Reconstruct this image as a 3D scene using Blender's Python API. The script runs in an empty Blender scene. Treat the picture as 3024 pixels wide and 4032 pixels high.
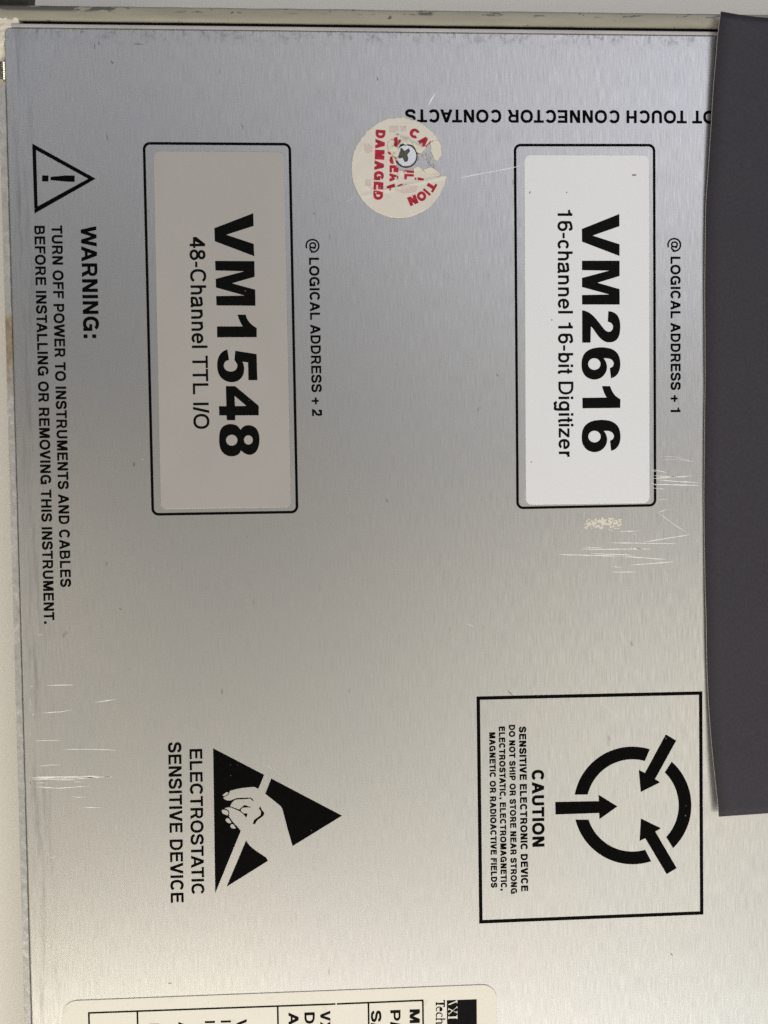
# Brushed-metal instrument module lying on a table, seen from straight above.
# All lengths are millimetres on the panel (x right, y up, z towards the viewer), turned into metres by MM.
import bpy, math, random
from mathutils import Vector, Matrix, noise
from mathutils.geometry import delaunay_2d_cdt
MM = 0.001
scene = bpy.context.scene
random.seed(7)

# ------------------------------------------------------------------ camera
CAM_POS, CAM_ROT = [-8.72264, 5.62271, 201.7008], [[0.99894516, 0.01559905, -0.04318833], [-0.01440423, 0.99950862, 0.02783965], [0.04360138, -0.02718819, 0.99867899]]
cam = bpy.data.cameras.new('camera'); cam_o = bpy.data.objects.new('camera', cam); scene.collection.objects.link(cam_o)
cam.sensor_fit = 'VERTICAL'; cam.sensor_height = 36.0; cam.sensor_width = 27.0; cam.lens = 3028 / 4032 * 36
cam.clip_start = 0.01; cam.clip_end = 20
cam_o.matrix_world = Matrix.Translation(Vector(CAM_POS) * MM) @ Matrix(CAM_ROT).to_4x4()
cam.dof.use_dof = True; cam.dof.focus_distance = 0.204; cam.dof.aperture_fstop = 9.0
scene.camera = cam_o

# ------------------------------------------------------------------ light
world = bpy.data.worlds.new('World'); scene.world = world; world.use_nodes = True
bgn = world.node_tree.nodes['Background']; bgn.inputs[0].default_value = (0.97, 0.98, 1.0, 1); bgn.inputs[1].default_value = 0.02
def area(name, loc, target, sx, sy, power, col):
    l = bpy.data.lights.new(name, 'AREA'); l.shape = 'RECTANGLE'; l.size = sx * MM; l.size_y = sy * MM
    l.energy = power; l.color = col
    o = bpy.data.objects.new(name, l); scene.collection.objects.link(o)
    o.location = Vector(loc) * MM
    o.rotation_euler = (Vector(target) * MM - o.location).to_track_quat('-Z', 'Y').to_euler()
    return o
area('added_light_below_left', (-350, -650, 420), (0, 0, 0), 300, 300, 2.19, (1.0, 0.95, 0.76))  # unseen area lights, added and balanced to set brightness across the panel
area('added_light_below', (0, -650, 420), (0, 0, 0), 300, 300, 1.21, (1.0, 0.85, 0.77))
area('added_light_below_right', (350, -650, 420), (0, 0, 0), 300, 300, 1.22, (0.96, 1.0, 0.95))
area('added_light_right', (380, -250, 650), (0, 0, 0), 400, 400, 1.22, (1.0, 0.94, 0.80))
area('added_light_right_upper', (330, 180, 700), (0, 0, 0), 400, 400, 0.30, (1.0, 1.0, 0.95))  # from here up: out-of-view lights added to shape the panel's tone gradient
area('added_light_top_right', (500, 500, 800), (0, 0, 0), 500, 500, 2.13, (0.87, 0.89, 1.0))
area('added_light_top', (0, 480, 420), (0, 0, 0), 300, 300, 0.26, (1.0, 0.95, 0.96))
area('added_light_top_left', (-480, 420, 450), (0, 0, 0), 300, 300, 0.36, (0.84, 0.90, 1.0))
area('added_light_left', (-450, -120, 400), (0, 0, 0), 300, 300, 0.44, (1.0, 0.90, 0.74))  # unseen light added to lift the left side
scene.view_settings.view_transform = 'Standard'; scene.view_settings.look = 'None'
scene.view_settings.exposure = 0.0; scene.view_settings.gamma = 1.0; scene.view_settings.use_curve_mapping = False
scene.cycles.use_denoising = False
scene.cycles.sample_clamp_indirect = 4.0

# ------------------------------------------------------------------ materials
def material(name, base=(.5, .5, .5), rough=.5, metal=0.0, spec=.5):
    m = bpy.data.materials.new(name); m.use_nodes = True
    b = m.node_tree.nodes['Principled BSDF']
    b.inputs['Base Color'].default_value = (*base, 1); b.inputs['Roughness'].default_value = rough
    b.inputs['Metallic'].default_value = metal; b.inputs['Specular IOR Level'].default_value = spec
    return m, m.node_tree, b
def N(nt, kind, **kw):
    n = nt.nodes.new(kind)
    for k, v in kw.items(): setattr(n, k, v)
    return n
def coords(nt, sx, sy, sz=1000):
    t = N(nt, 'ShaderNodeTexCoord'); mp = N(nt, 'ShaderNodeMapping'); mp.inputs['Scale'].default_value = (sx, sy, sz)
    nt.links.new(t.outputs['Object'], mp.inputs['Vector']); return mp.outputs[0]
def noise_tex(nt, vec, scale=1, detail=3, rough=.5):
    n = N(nt, 'ShaderNodeTexNoise'); n.inputs['Scale'].default_value = scale; n.inputs['Detail'].default_value = detail
    n.inputs['Roughness'].default_value = rough; nt.links.new(vec, n.inputs['Vector']); return n.outputs['Fac']
def ramp(nt, fac, *stops):
    r = N(nt, 'ShaderNodeValToRGB'); e = r.color_ramp.elements
    while len(e) < len(stops): e.new(.5)
    for el, (p, c) in zip(e, stops): el.position = p; el.color = (*c, 1) if len(c) == 3 else c
    nt.links.new(fac, r.inputs[0]); return r.outputs[0]
def maprange(nt, v, a, b, c, d):
    n = N(nt, 'ShaderNodeMapRange'); n.inputs[1].default_value = a; n.inputs[2].default_value = b
    n.inputs[3].default_value = c; n.inputs[4].default_value = d; nt.links.new(v, n.inputs[0]); return n.outputs[0]
def math_n(nt, op, a, b):
    n = N(nt, 'ShaderNodeMath', operation=op)
    for i, v in enumerate((a, b)):
        if isinstance(v, (int, float)): n.inputs[i].default_value = v
        else: nt.links.new(v, n.inputs[i])
    return n.outputs[0]
def mix(nt, fac, a, b, blend='MIX'):
    n = N(nt, 'ShaderNodeMix', data_type='RGBA', blend_type=blend)
    for i, v in ((0, fac), (6, a), (7, b)):
        if isinstance(v, (int, float)): n.inputs[i].default_value = v
        elif isinstance(v, tuple): n.inputs[i].default_value = (*v, 1)
        else: nt.links.new(v, n.inputs[i])
    return n.outputs[2]
def grey(v): return (v, v, v)

def brushed_metal():
    m, nt, b = material('brushed_aluminium', grey(.6), .38, 1.0)
    fine = noise_tex(nt, coords(nt, 4200, 190), 1, 2, .6)
    mid = noise_tex(nt, coords(nt, 1500, 95), 1, 3, .55)
    blot = noise_tex(nt, coords(nt, 30, 22), 1, 4, .6)
    col = ramp(nt, fine, (.25, grey(.555)), (.5, grey(.62)), (.78, grey(.69)))
    col = mix(nt, 1.0, col, ramp(nt, mid, (.3, grey(.985)), (.7, grey(1.0))), 'MULTIPLY')
    col = mix(nt, 1.0, col, ramp(nt, blot, (.3, (.97, .975, .985)), (.7, (1.0, .985, .965))), 'MULTIPLY')
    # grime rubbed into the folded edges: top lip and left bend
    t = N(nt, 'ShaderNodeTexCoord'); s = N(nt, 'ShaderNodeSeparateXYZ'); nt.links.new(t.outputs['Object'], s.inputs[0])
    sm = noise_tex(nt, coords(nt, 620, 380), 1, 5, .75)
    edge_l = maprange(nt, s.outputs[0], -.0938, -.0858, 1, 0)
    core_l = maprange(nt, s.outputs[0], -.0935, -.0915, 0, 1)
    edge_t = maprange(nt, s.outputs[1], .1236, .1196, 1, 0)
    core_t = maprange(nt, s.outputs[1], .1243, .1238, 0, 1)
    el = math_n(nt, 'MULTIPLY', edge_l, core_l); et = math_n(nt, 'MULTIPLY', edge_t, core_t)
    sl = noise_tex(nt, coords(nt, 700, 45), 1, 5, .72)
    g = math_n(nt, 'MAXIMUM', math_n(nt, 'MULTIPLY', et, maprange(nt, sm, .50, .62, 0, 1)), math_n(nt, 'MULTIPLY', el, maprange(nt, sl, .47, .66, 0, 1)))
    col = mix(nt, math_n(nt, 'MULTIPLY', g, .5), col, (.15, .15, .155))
    # dark specks and smears from handling
    sp = noise_tex(nt, coords(nt, 330, 120), 1, 2, .5)
    col = mix(nt, maprange(nt, sp, .735, .79, 0, .5), col, (.14, .14, .14))
    nt.links.new(col, b.inputs['Base Color'])
    nt.links.new(maprange(nt, fine, .3, .75, .535, .485), b.inputs['Roughness'])
    b.inputs['Anisotropic'].default_value = .4
    c = N(nt, 'ShaderNodeCombineXYZ'); c.inputs[0].default_value = 1; nt.links.new(c.outputs[0], b.inputs['Tangent'])
    bp = N(nt, 'ShaderNodeBump'); bp.inputs['Strength'].default_value = .1; bp.inputs['Distance'].default_value = .00001
    nt.links.new(fine, bp.inputs['Height']); nt.links.new(bp.outputs[0], b.inputs['Normal'])
    return m
def ink(name, base, rough=.45, spec=.35):
    m, nt, b = material(name, base, rough, 0, spec)
    n = noise_tex(nt, coords(nt, 900, 900), 1, 3)
    col = ramp(nt, n, (.3, tuple(x * .75 for x in base)), (.75, tuple(min(1, x * 1.35) for x in base)))
    chip = noise_tex(nt, coords(nt, 1300, 1100), 1, 1)
    col = mix(nt, maprange(nt, chip, .775, .80, 0, .8), col, tuple(min(.5, x * 1.5 + .22) for x in base))
    nt.links.new(col, b.inputs['Base Color'])
    return m
def paper(name, a, bcol, rough, spec=.4, spot=None):
    m, nt, b = material(name, a, rough, 0, spec)
    col = ramp(nt, noise_tex(nt, coords(nt, 60, 45), 1, 4, .55), (.3, a), (.7, bcol))
    if spot:
        sp = noise_tex(nt, coords(nt, 190, 190), 1, 2, .5)
        col = mix(nt, maprange(nt, sp, .64, .72, 0, .35), col, spot)
    fl = noise_tex(nt, coords(nt, 800, 500), 1, 1)
    col = mix(nt, maprange(nt, fl, .80, .83, 0, .5), col, (.25, .23, .2))
    nt.links.new(col, b.inputs['Base Color'])
    bp = N(nt, 'ShaderNodeBump'); bp.inputs['Strength'].default_value = .05; bp.inputs['Distance'].default_value = .0001
    nt.links.new(noise_tex(nt, coords(nt, 1500, 1500), 1, 2), bp.inputs['Height']); nt.links.new(bp.outputs[0], b.inputs['Normal'])
    return m
def rail_paint():
    m, nt, b = material('beige_paint', (.37, .35, .27), .5, 0, .4)
    col = ramp(nt, noise_tex(nt, coords(nt, 60, 300), 1, 4, .6), (.3, (.305, .295, .24)), (.7, (.385, .37, .305)))
    t = N(nt, 'ShaderNodeTexCoord'); s = N(nt, 'ShaderNodeSeparateXYZ'); nt.links.new(t.outputs['Object'], s.inputs[0])
    worn = noise_tex(nt, coords(nt, 120, 500), 1, 4, .65)
    band = maprange(nt, s.outputs[1], .1279, .1284, 0, 1)
    left = maprange(nt, s.outputs[0], -.035, -.075, 0, .14)
    k = maprange(nt, math_n(nt, 'ADD', worn, left), .585, .62, 0, 1)
    col = mix(nt, math_n(nt, 'MULTIPLY', math_n(nt, 'MULTIPLY', k, band), .85), col, (.075, .075, .07))
    spk = noise_tex(nt, coords(nt, 420, 600), 1, 2)
    col = mix(nt, maprange(nt, spk, .70, .73, 0, .8), col, (.09, .065, .05))
    nt.links.new(col, b.inputs['Base Color']); return m
def flange_metal():
    m, nt, b = material('raw_cut_edge', grey(.5), .45, .2)
    n1 = noise_tex(nt, coords(nt, 700, 500), 1, 4, .65)
    col = ramp(nt, n1, (.32, (.40, .395, .38)), (.55, (.50, .495, .48)), (.8, (.74, .735, .71)))
    t = N(nt, 'ShaderNodeTexCoord'); s = N(nt, 'ShaderNodeSeparateXYZ'); nt.links.new(t.outputs['Object'], s.inputs[0])
    a1 = maprange(nt, s.outputs[1], .0525, .0515, 0, 1); a2 = maprange(nt, s.outputs[1], .030, .042, 0, 1)
    st = math_n(nt, 'MULTIPLY', a1, a2)
    col = mix(nt, math_n(nt, 'MULTIPLY', st, .75), col, ramp(nt, n1, (.3, (.22, .14, .05)), (.7, (.42, .33, .19))))
    nt.links.new(col, b.inputs['Base Color'])
    bp = N(nt, 'ShaderNodeBump'); bp.inputs['Strength'].default_value = .5; bp.inputs['Distance'].default_value = .0002
    nt.links.new(noise_tex(nt, coords(nt, 900, 420), 1, 3), bp.inputs['Height']); nt.links.new(bp.outputs[0], b.inputs['Normal'])
    return m
def table_mat():
    m, nt, b = material('pale_laminate', (.74, .71, .64), .55, 0, .3)
    nt.links.new(ramp(nt, noise_tex(nt, coords(nt, 9, 7), 1, 4), (.3, (.88, .86, .80)), (.7, (.91, .89, .84))), b.inputs['Base Color']); return m
def card_mat():
    m, nt, b = material('dark_grey_card', (.05, .047, .053), .75, 0, .3)
    nt.links.new(ramp(nt, noise_tex(nt, coords(nt, 1400, 1400), 1, 3, .7), (.3, (.042, .039, .050)), (.7, (.058, .053, .067))), b.inputs['Base Color']); return m

M_METAL = brushed_metal()
M_LIP = paper('lip_painted_shine', (.46, .445, .45), (.56, .545, .55), .42, .5, (.40, .39, .39))  # pale colour stands in for light the bent edge reflects
M_INK = ink('black_print', grey(.003), .6, .03)
M_INK2 = ink('black_label_print', grey(.004), .55, .06)
M_RED = ink('red_print', (.46, .016, .045), .6, .3)
M_SHADED_LABEL = paper('shaded_satin_label', (.455, .438, .42), (.48, .462, .445), .30, .5)  # grey base carries the dimmer light on this sticker
M_WHITE = paper('white_label', (.86, .875, .905), (.875, .89, .92), .4, .5)
M_PLATE = paper('cream_nameplate', (.89, .86, .765), (.92, .895, .81), .45, .4, (.66, .63, .55))
M_SEAL = paper('aged_seal_paper', (.76, .73, .65), (.82, .79, .71), .7, .25, (.72, .60, .58))
M_PLY = paper('torn_paper_ply', (.80, .75, .60), (.86, .82, .70), .8, .2)
M_RAIL = rail_paint(); M_FLANGE = flange_metal(); M_TABLE = table_mat(); M_CARD = card_mat()
M_CARD_EDGE = material('pale_card_edge', (.60, .59, .58), .8)[0]
M_DARK = material('black_painted_shade', grey(.02), .7)[0]  # flat black painted in for shade inside gaps
M_BLOCK = ink('dark_plastic', (.03, .03, .026), .5)
M_SCR = material('bare_scratch', (.98, .98, .97), .7, .0)[0]
M_ZINC = material('zinc_plated_screw', (.86, .89, .95), .38, .55)[0]
M_RECESS = ink('dark_olive_recess', (.10, .10, .075), .45)  # dark olive colour for the floor and walls of a shallow recess
M_GLUE = paper('dried_adhesive', (.36, .36, .355), (.43, .425, .415), .5, .3)
M_RESIDUE = paper('yellowed_residue', (.76, .72, .58), (.86, .83, .74), .7, .2)
M_STUD = material('bright_thread', (.85, .82, .70), .15, 1.0)[0]

# ------------------------------------------------------------------ mesh helpers
def link(name, verts, faces, mat, parent=None, smooth=False, mats=None, idx=None):
    me = bpy.data.meshes.new(name); me.from_pydata([tuple(c * MM for c in v) for v in verts], [], faces); me.update()
    for m in (mats or [mat]): me.materials.append(m)
    if idx: me.polygons.foreach_set('material_index', idx)
    if smooth: me.polygons.foreach_set('use_smooth', [True] * len(me.polygons))
    o = bpy.data.objects.new(name, me); scene.collection.objects.link(o)
    if parent: o.parent = parent
    return o
def area2(p): return sum(p[i - 1][0] * p[i][1] - p[i][0] * p[i - 1][1] for i in range(len(p)))
def fill(outers, holes=(), grid=None):
    """Union of the outer polygons minus the holes, triangulated. Optional inner grid points for bending."""
    V, F, nh = [], [], []
    for hole, group in ((False, outers), (True, holes)):
        for p in group:
            if abs(area2(p)) < 1e-9: continue
            if area2(p) < 0: p = p[::-1]
            F.append(list(range(len(V), len(V) + len(p)))); V += [Vector((q[0], q[1])) for q in p]; nh.append(hole)
    if grid:
        xs = [v.x for v in V]; ys = [v.y for v in V]; x = min(xs) + grid / 2; r = random.Random(3)
        while x < max(xs):
            y = min(ys) + grid / 2
            while y < max(ys):
                V.append(Vector((x + r.uniform(-.2, .2) * grid, y + r.uniform(-.2, .2) * grid))); y += grid
            x += grid
    vo, _, fo, _, _, of = delaunay_2d_cdt(V, [], F, 0, 1e-5)
    tri = [f for f, src in zip(fo, of) if src and not any(nh[i] for i in src)]
    used = sorted({i for f in tri for i in f}); mp = {u: k for k, u in enumerate(used)}
    vs = [(vo[u].x, vo[u].y) for u in used]
    tri = [tuple(mp[i] for i in f) for f in tri]
    tri = [f if area2([vs[i] for i in f]) > 0 else f[::-1] for f in tri]
    return vs, tri
def sheet(name, outers, holes, z, mat, parent, thick=0.0, grid=None, zfun=None, side=None):
    """Thin flat or bent sheet; with thickness it gets real side walls."""
    vs, tri = fill(outers, holes, grid)
    top = [(x, y, (zfun(x, y) if zfun else 0) + z) for x, y in vs]
    faces = list(tri); idx = [0] * len(faces)
    if thick:
        n = len(top); cnt = {}
        for f in tri:
            for k in range(3): cnt[(f[k], f[(k + 1) % 3])] = 1
        for (a, b) in list(cnt):
            if (b, a) not in cnt: faces.append((b, a, a + n, b + n)); idx.append(1 if side else 0)
        top = top + [(x, y, zz - thick) for x, y, zz in top]
        faces += [tuple(i + n for i in f[::-1]) for f in tri]; idx += [0] * len(tri)
    return link(name, top, faces, mat, parent, mats=[mat, side] if side else None, idx=idx if side else None, smooth=bool(grid))
def rrect(corners, r, n=7):
    out = []; c = [Vector(p) for p in corners]
    for i in range(4):
        p, a, b = c[i], c[i - 1], c[(i + 1) % 4]
        u = (a - p).normalized(); v = (b - p).normalized(); o = p + (u + v) * r
        a0 = math.atan2(-v.y, -v.x); a1 = math.atan2(-u.y, -u.x); d = (a1 - a0 + math.pi) % (2 * math.pi) - math.pi
        for k in range(n + 1):
            t = a0 + d * k / n; out.append((o.x + r * math.cos(t), o.y + r * math.sin(t)))
    return out
def pillow_slab(name, outline, z0, h, bev, mat, parent, steps=3):
    """Closed slab: flat top, softly rounded upper edge."""
    cen = outline; n = len(cen); V, F = [], []
    def inset(d):
        out = []
        s = 1 if area2(cen) > 0 else -1
        for i in range(n):
            a, p, b = Vector(cen[i - 1]), Vector(cen[i]), Vector(cen[(i + 1) % n])
            e1 = (p - a).normalized(); e2 = (b - p).normalized()
            nn = Vector((-(e1.y + e2.y), e1.x + e2.x)); nn = nn.normalized() * s if nn.length > 1e-6 else Vector((0, 0))
            out.append((p.x + nn.x * d, p.y + nn.y * d))
        return out
    rings = [[(x, y, z0) for x, y in cen], [(x, y, z0 + h - bev) for x, y in cen]]
    for k in range(1, steps + 1):
        t = k / steps * math.pi / 2
        rings.append([(x, y, z0 + h - bev + bev * math.sin(t)) for x, y in inset(bev * (1 - math.cos(t)))])
    for r in rings: V += r
    for k in range(len(rings) - 1):
        for i in range(n):
            j = (i + 1) % n; q = (k * n + i, k * n + j, (k + 1) * n + j, (k + 1) * n + i)
            F.append(q if area2(cen) > 0 else q[::-1])
    cap = tuple(range((len(rings) - 1) * n, len(rings) * n)); F.append(cap if area2(cen) > 0 else cap[::-1])
    base = tuple(range(n)); F.append(base[::-1] if area2(cen) > 0 else base)
    o = link(name, V, F, mat, parent)
    o.data.polygons.foreach_set('use_smooth', [len(p.vertices) == 4 and i >= n for i, p in enumerate(o.data.polygons)])
    return o
def strip(pts, w):
    """Polyline -> list of quads with tapered ends."""
    p = [Vector(q) for q in pts]; L, Rr = [], []
    for i, q in enumerate(p):
        d = (p[min(i + 1, len(p) - 1)] - p[max(i - 1, 0)]).normalized(); nrm = Vector((-d.y, d.x)) * w / 2
        L.append(q + nrm); Rr.append(q - nrm)
    return [[tuple(L[i]), tuple(L[i + 1]), tuple(Rr[i + 1]), tuple(Rr[i])] for i in range(len(p) - 1)]
def tag(o, label, cat=None, group=None, kind=None):
    o['label'] = label
    if cat: o['category'] = cat
    if group: o['group'] = group
    if kind: o['kind'] = kind
    return o

# ------------------------------------------------------------------ lettering (grotesque capitals drawn stroke by stroke, 1000 units per em)
CAP = 718.0
def rect(x0, y0, x1, y1): return [(x0, y0), (x1, y0), (x1, y1), (x0, y1)]
def arc(cx, cy, rx, ry, a0, a1, n=22, p=2.25):
    out = []
    for k in range(n + 1):
        t = math.radians(a0 + (a1 - a0) * k / n); c, s = math.cos(t), math.sin(t)
        out.append((cx + rx * math.copysign(abs(c) ** (2 / p), c), cy + ry * math.copysign(abs(s) ** (2 / p), s)))
    return out
def curve(pts, n=5):
    p = [Vector(q) for q in pts]; out = [p[0]]
    for i in range(len(p) - 1):
        a = p[i - 1] if i else 2 * p[0] - p[1]; b, c = p[i], p[i + 1]; d = p[i + 2] if i + 2 < len(p) else 2 * p[-1] - p[-2]
        for k in range(1, n + 1):
            t = k / n; out.append(.5 * ((2 * b) + (c - a) * t + (2 * a - 5 * b + 4 * c - d) * t * t + (3 * b - a - 3 * c + d) * t ** 3))
    return [tuple(q) for q in out]
def stroke(pts, w, closed=False):
    p = [Vector(q) for q in pts]
    q = [p[0]]
    for v in p[1:]:
        if (v - q[-1]).length > .5: q.append(v)
    if closed and (q[0] - q[-1]).length < .5: q.pop()
    p = q; n = len(p); L, Rr = [], []
    for i in range(n):
        a = p[i - 1] if (closed or i) else p[i]; b = p[(i + 1) % n] if (closed or i < n - 1) else p[i]
        e1 = (p[i] - a); e2 = (b - p[i])
        e1 = e1.normalized() if e1.length > 1e-6 else e2.normalized(); e2 = e2.normalized() if e2.length > 1e-6 else e1
        t = (e1 + e2).normalized(); nn = Vector((-t.y, t.x)); k = max(.5, t.dot(e1))
        L.append(p[i] + nn * w / 2 / k); Rr.append(p[i] - nn * w / 2 / k)
    m = n if closed else n - 1
    out = []
    for i in range(m):
        j = (i + 1) % n
        out += [[tuple(L[i]), tuple(L[j]), tuple(Rr[j])], [tuple(L[i]), tuple(Rr[j]), tuple(Rr[i])]]
    return out
def legs(*quads): return [list(q) for q in quads]
def glyph(ch, w):
    d = w / 2; h = w * .88; C = CAP; k = w * 1.10; F = []; adv = 722
    sr = lambda p, ww=w, c=False: F.extend(stroke(p, ww, c))
    ry = 373 - d
    if ch == 'A':
        F += legs([(15, 0), (15 + k, 0), (361 + k * .5, C), (361 - k * .5, C)], [(707, 0), (707 - k, 0), (361 - k * .5, C), (361 + k * .5, C)])
        F.append(rect(120, 158, 600, 158 + h * .95))
    elif ch == 'B':
        F.append(rect(70, 0, 70 + w, C))
        yb = 372; sr([(100, C - h / 2), (400, C - h / 2)] + arc(400, (C - h / 2 + yb) / 2, 232 - d, (C - h / 2 - yb) / 2, 90, -90) + [(100, yb)], h)
        sr([(100, yb), (420, yb)] + arc(420, (yb + h / 2) / 2, 252 - d, (yb - h / 2) / 2, 90, -90) + [(100, h / 2)], h)
    elif ch == 'C': sr(arc(368, 359, 324 - d, ry, 36, 324, 34))
    elif ch == 'D':
        F.append(rect(70, 0, 70 + w, C)); sr([(100, C - h / 2), (330, C - h / 2)] + arc(330, 359, 352 - d, 359 - h / 2, 90, -90) + [(100, h / 2)], (w + h) / 2)
    elif ch == 'E':
        adv = 667; F += [rect(70, 0, 70 + w, C), rect(80, C - h, 615, C), rect(80, 318, 585, 318 + h), rect(80, 0, 628, h)]
    elif ch == 'F': adv = 611; F += [rect(70, 0, 70 + w, C), rect(80, C - h, 588, C), rect(80, 308, 535, 308 + h)]
    elif ch == 'G':
        adv = 778; sr(arc(378, 359, 334 - d, ry, 38, 318, 34)); F += [rect(395, 278, 704, 278 + h), rect(704 - w * .92, 0, 704, 300)]
        sr(arc(378, 359, 334 - d, ry, 318, 345, 6), w * .8)
    elif ch == 'H': F += [rect(70, 0, 70 + w, C), rect(652 - w, 0, 652, C), rect(80, 322, 640, 322 + h)]
    elif ch == 'I': adv = 278; F.append(rect(139 - d, 0, 139 + d, C))
    elif ch == 'L': adv = 611; F += [rect(74, 0, 74 + w, C), rect(80, 0, 584, h)]
    elif ch == 'M':
        adv = 833; F += [rect(68, 0, 68 + w, C), rect(765 - w, 0, 765, C)]
        F += legs([(68, C), (68 + w * 1.3, C), (416 + d, 0), (416 - d, 0)], [(765, C), (765 - w * 1.3, C), (416 - d, 0), (416 + d, 0)])
    elif ch == 'N': F += [rect(68, 0, 68 + w, C), rect(654 - w, 0, 654, C), [(68, C), (68 + w * 1.15, C), (654, 0), (654 - w * 1.15, 0)]]
    elif ch == 'O': adv = 778; sr(arc(389, 359, 349 - d, ry, 0, 360, 44)[:-1], w, True)
    elif ch == 'P':
        adv = 667; F.append(rect(70, 0, 70 + w, C)); yb = 302
        sr([(100, C - h / 2), (400, C - h / 2)] + arc(400, (C - h / 2 + yb) / 2, 228 - d, (C - h / 2 - yb) / 2, 90, -90) + [(100, yb)], h)
    elif ch == 'R':
        F.append(rect(70, 0, 70 + w, C)); yb = 332
        sr([(100, C - h / 2), (420, C - h / 2)] + arc(420, (C - h / 2 + yb) / 2, 236 - d, (C - h / 2 - yb) / 2, 90, -90) + [(100, yb)], h)
        F.append([(352, 345), (352 + w * 1.12, 345), (690, 0), (690 - w * 1.2, 0)])
    elif ch == 'S':
        adv = 667; pts = [(560, 510), (535, 610), (440, 665), (330, 672), (200, 655), (112, 590), (105, 500), (150, 430), (270, 390), (420, 350), (530, 295), (568, 205), (530, 110), (430, 55), (325, 46), (205, 60), (120, 120), (92, 225)]
        sr(curve([(333 + (x - 333) * (293 - d) / 233, 359 + (y - 359) * (373 - d) / 313) for x, y in pts], 3))
    elif ch == 'T': adv = 611; F += [rect(20, C - h, 591, C), rect(305 - d, 0, 305 + d, C - 5)]
    elif ch == 'U': sr([(68 + d, C), (68 + d, 260)] + arc(361, 260, 293 - d, 274 - d, 180, 360) + [(654 - d, C)])
    elif ch == 'V': adv = 667; F += legs([(12, C), (12 + k, C), (333 + k * .5, 0), (333 - k * .5, 0)], [(655, C), (655 - k, C), (333 - k * .5, 0), (333 + k * .5, 0)])
    elif ch == 'W':
        adv = 944
        for a, b in ((10, 245), (934, 699)):
            s = 1 if a < 400 else -1
            F += legs([(a, C), (a + s * k, C), (b + k * .48, 0), (b - k * .48, 0)] if s > 0 else [(a, C), (a - k, C), (b - k * .48, 0), (b + k * .48, 0)],
                      [(472 - k * .45, C), (472 + k * .45, C), (b + k * .48, 0), (b - k * .48, 0)])
    elif ch == 'X': adv = 667; F += legs([(15, C), (15 + k * 1.1, C), (652, 0), (652 - k * 1.1, 0)], [(652, C), (652 - k * 1.1, C), (15, 0), (15 + k * 1.1, 0)])
    elif ch == '1':
        adv = 556; F += [rect(250, 0, 250 + w, 709), [(88, 498), (255, 498), (255, 709), (262, 709), (235, 640), (180, 605), (88, 498 + h)]]
    elif ch == '2':
        adv = 556; s = (278 - d) / 220
        sr(curve([(50 + d, 475), (62 + d, 580), (165, 650), (275, 709 - d), (400, 645), (505 - d, 545), (490 - d, 440), (385, 335), (240, 235), (130, 140), (85, 20)], 4)); F.append(rect(32, 0, 512, h))
    elif ch == '4':
        adv = 556; F += [rect(330, 0, 330 + w, 709), rect(22, 158, 525, 158 + h), [(22, 160), (22, 160 + h * 1.5), (330, 709), (330 + w * .5, 709), (330 + w * .3, 709 - w * 1.5), (22 + w * 1.25, 165)]]
    elif ch == '6':
        adv = 556; sr(arc(284, 232, 236 - d, 246 - d, 0, 360, 36, 2.1)[:-1], w, True)
        sr(curve([(48 + d, 240), (55 + d, 420), (125, 590), (285, 709 - d), (410, 650), (488 - d * .6, 540)], 5))
    elif ch == '8':
        adv = 556; sr(arc(278, 535, 216 - d, 184 - d, 0, 360, 36, 2.1)[:-1], w, True); sr(arc(278, 196, 244 - d, 212 - d, 0, 360, 36, 2.1)[:-1], w, True)
    elif ch == '+': adv = 584; F += [rect(45, 215, 539, 215 + h), rect(292 - h / 2, -12 + 5, 292 + h / 2, 500)]
    elif ch == '-': adv = 333; F.append(rect(40, 230, 293, 230 + h))
    elif ch == '/': adv = 278; F.append([(-8, -14), (-8 + w * 1.05, -14), (286, 732), (286 - w * 1.05, 732)])
    elif ch == '.': adv = 278; F.append(rect(139 - d * 1.1, 0, 139 + d * 1.1, w * 1.15))
    elif ch == ',': adv = 278; F += [rect(139 - d * 1.1, 0, 139 + d * 1.1, w * 1.15), [(139 + d * 1.1, 5), (139, 5), (139 - d * .9, -115), (139 - d * .3, -125)]]
    elif ch == ':': adv = 333; F += [rect(166 - d * 1.1, 0, 166 + d * 1.1, w * 1.2), rect(166 - d * 1.1, 400, 166 + d * 1.1, 400 + w * 1.2)]
    elif ch == '@':
        adv = 975; e = w * .72
        sr(arc(488, 270, 440, 448, -58, 292, 50, 2.1)[6:], e)
        sr(arc(455, 285, 170, 200, 0, 360, 30, 2.1)[:-1], e, True); sr(curve([(660, 480), (612, 200), (625, 110), (700, 85), (800, 140), (885, 270)], 4), e)
    elif ch in 'hnbdaecgilrtoz':
        xo = 523
        if ch in 'hn':
            adv = 556; F.append(rect(68, 0, 68 + w, C if ch == 'h' else xo)); sr([(68 + d, 200)] + arc(280, 300, 212 - d, 237 - d, 180, 0, 20) + [(492 - d, 0)])
        elif ch == 'l': adv = 222; F.append(rect(111 - d, 0, 111 + d, C))
        elif ch == 'i': adv = 222; F += [rect(111 - d, 0, 111 + d, xo), rect(111 - d, C - w * 1.05, 111 + d, C)]
        elif ch == 'r': adv = 333; F.append(rect(70, 0, 70 + w, xo)); sr([(70 + d, 200)] + arc(315, 270, 245 - d, 262 - d, 180, 88, 14))
        elif ch == 't': adv = 278; F += [rect(95, 90, 95 + w, 668), rect(14, xo - h * .9, 262, xo)]; sr(curve([(95 + d, 130), (112 + d, 55), (180, 32), (262, 38)], 5), w * .95)
        elif ch in 'bd':
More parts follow.
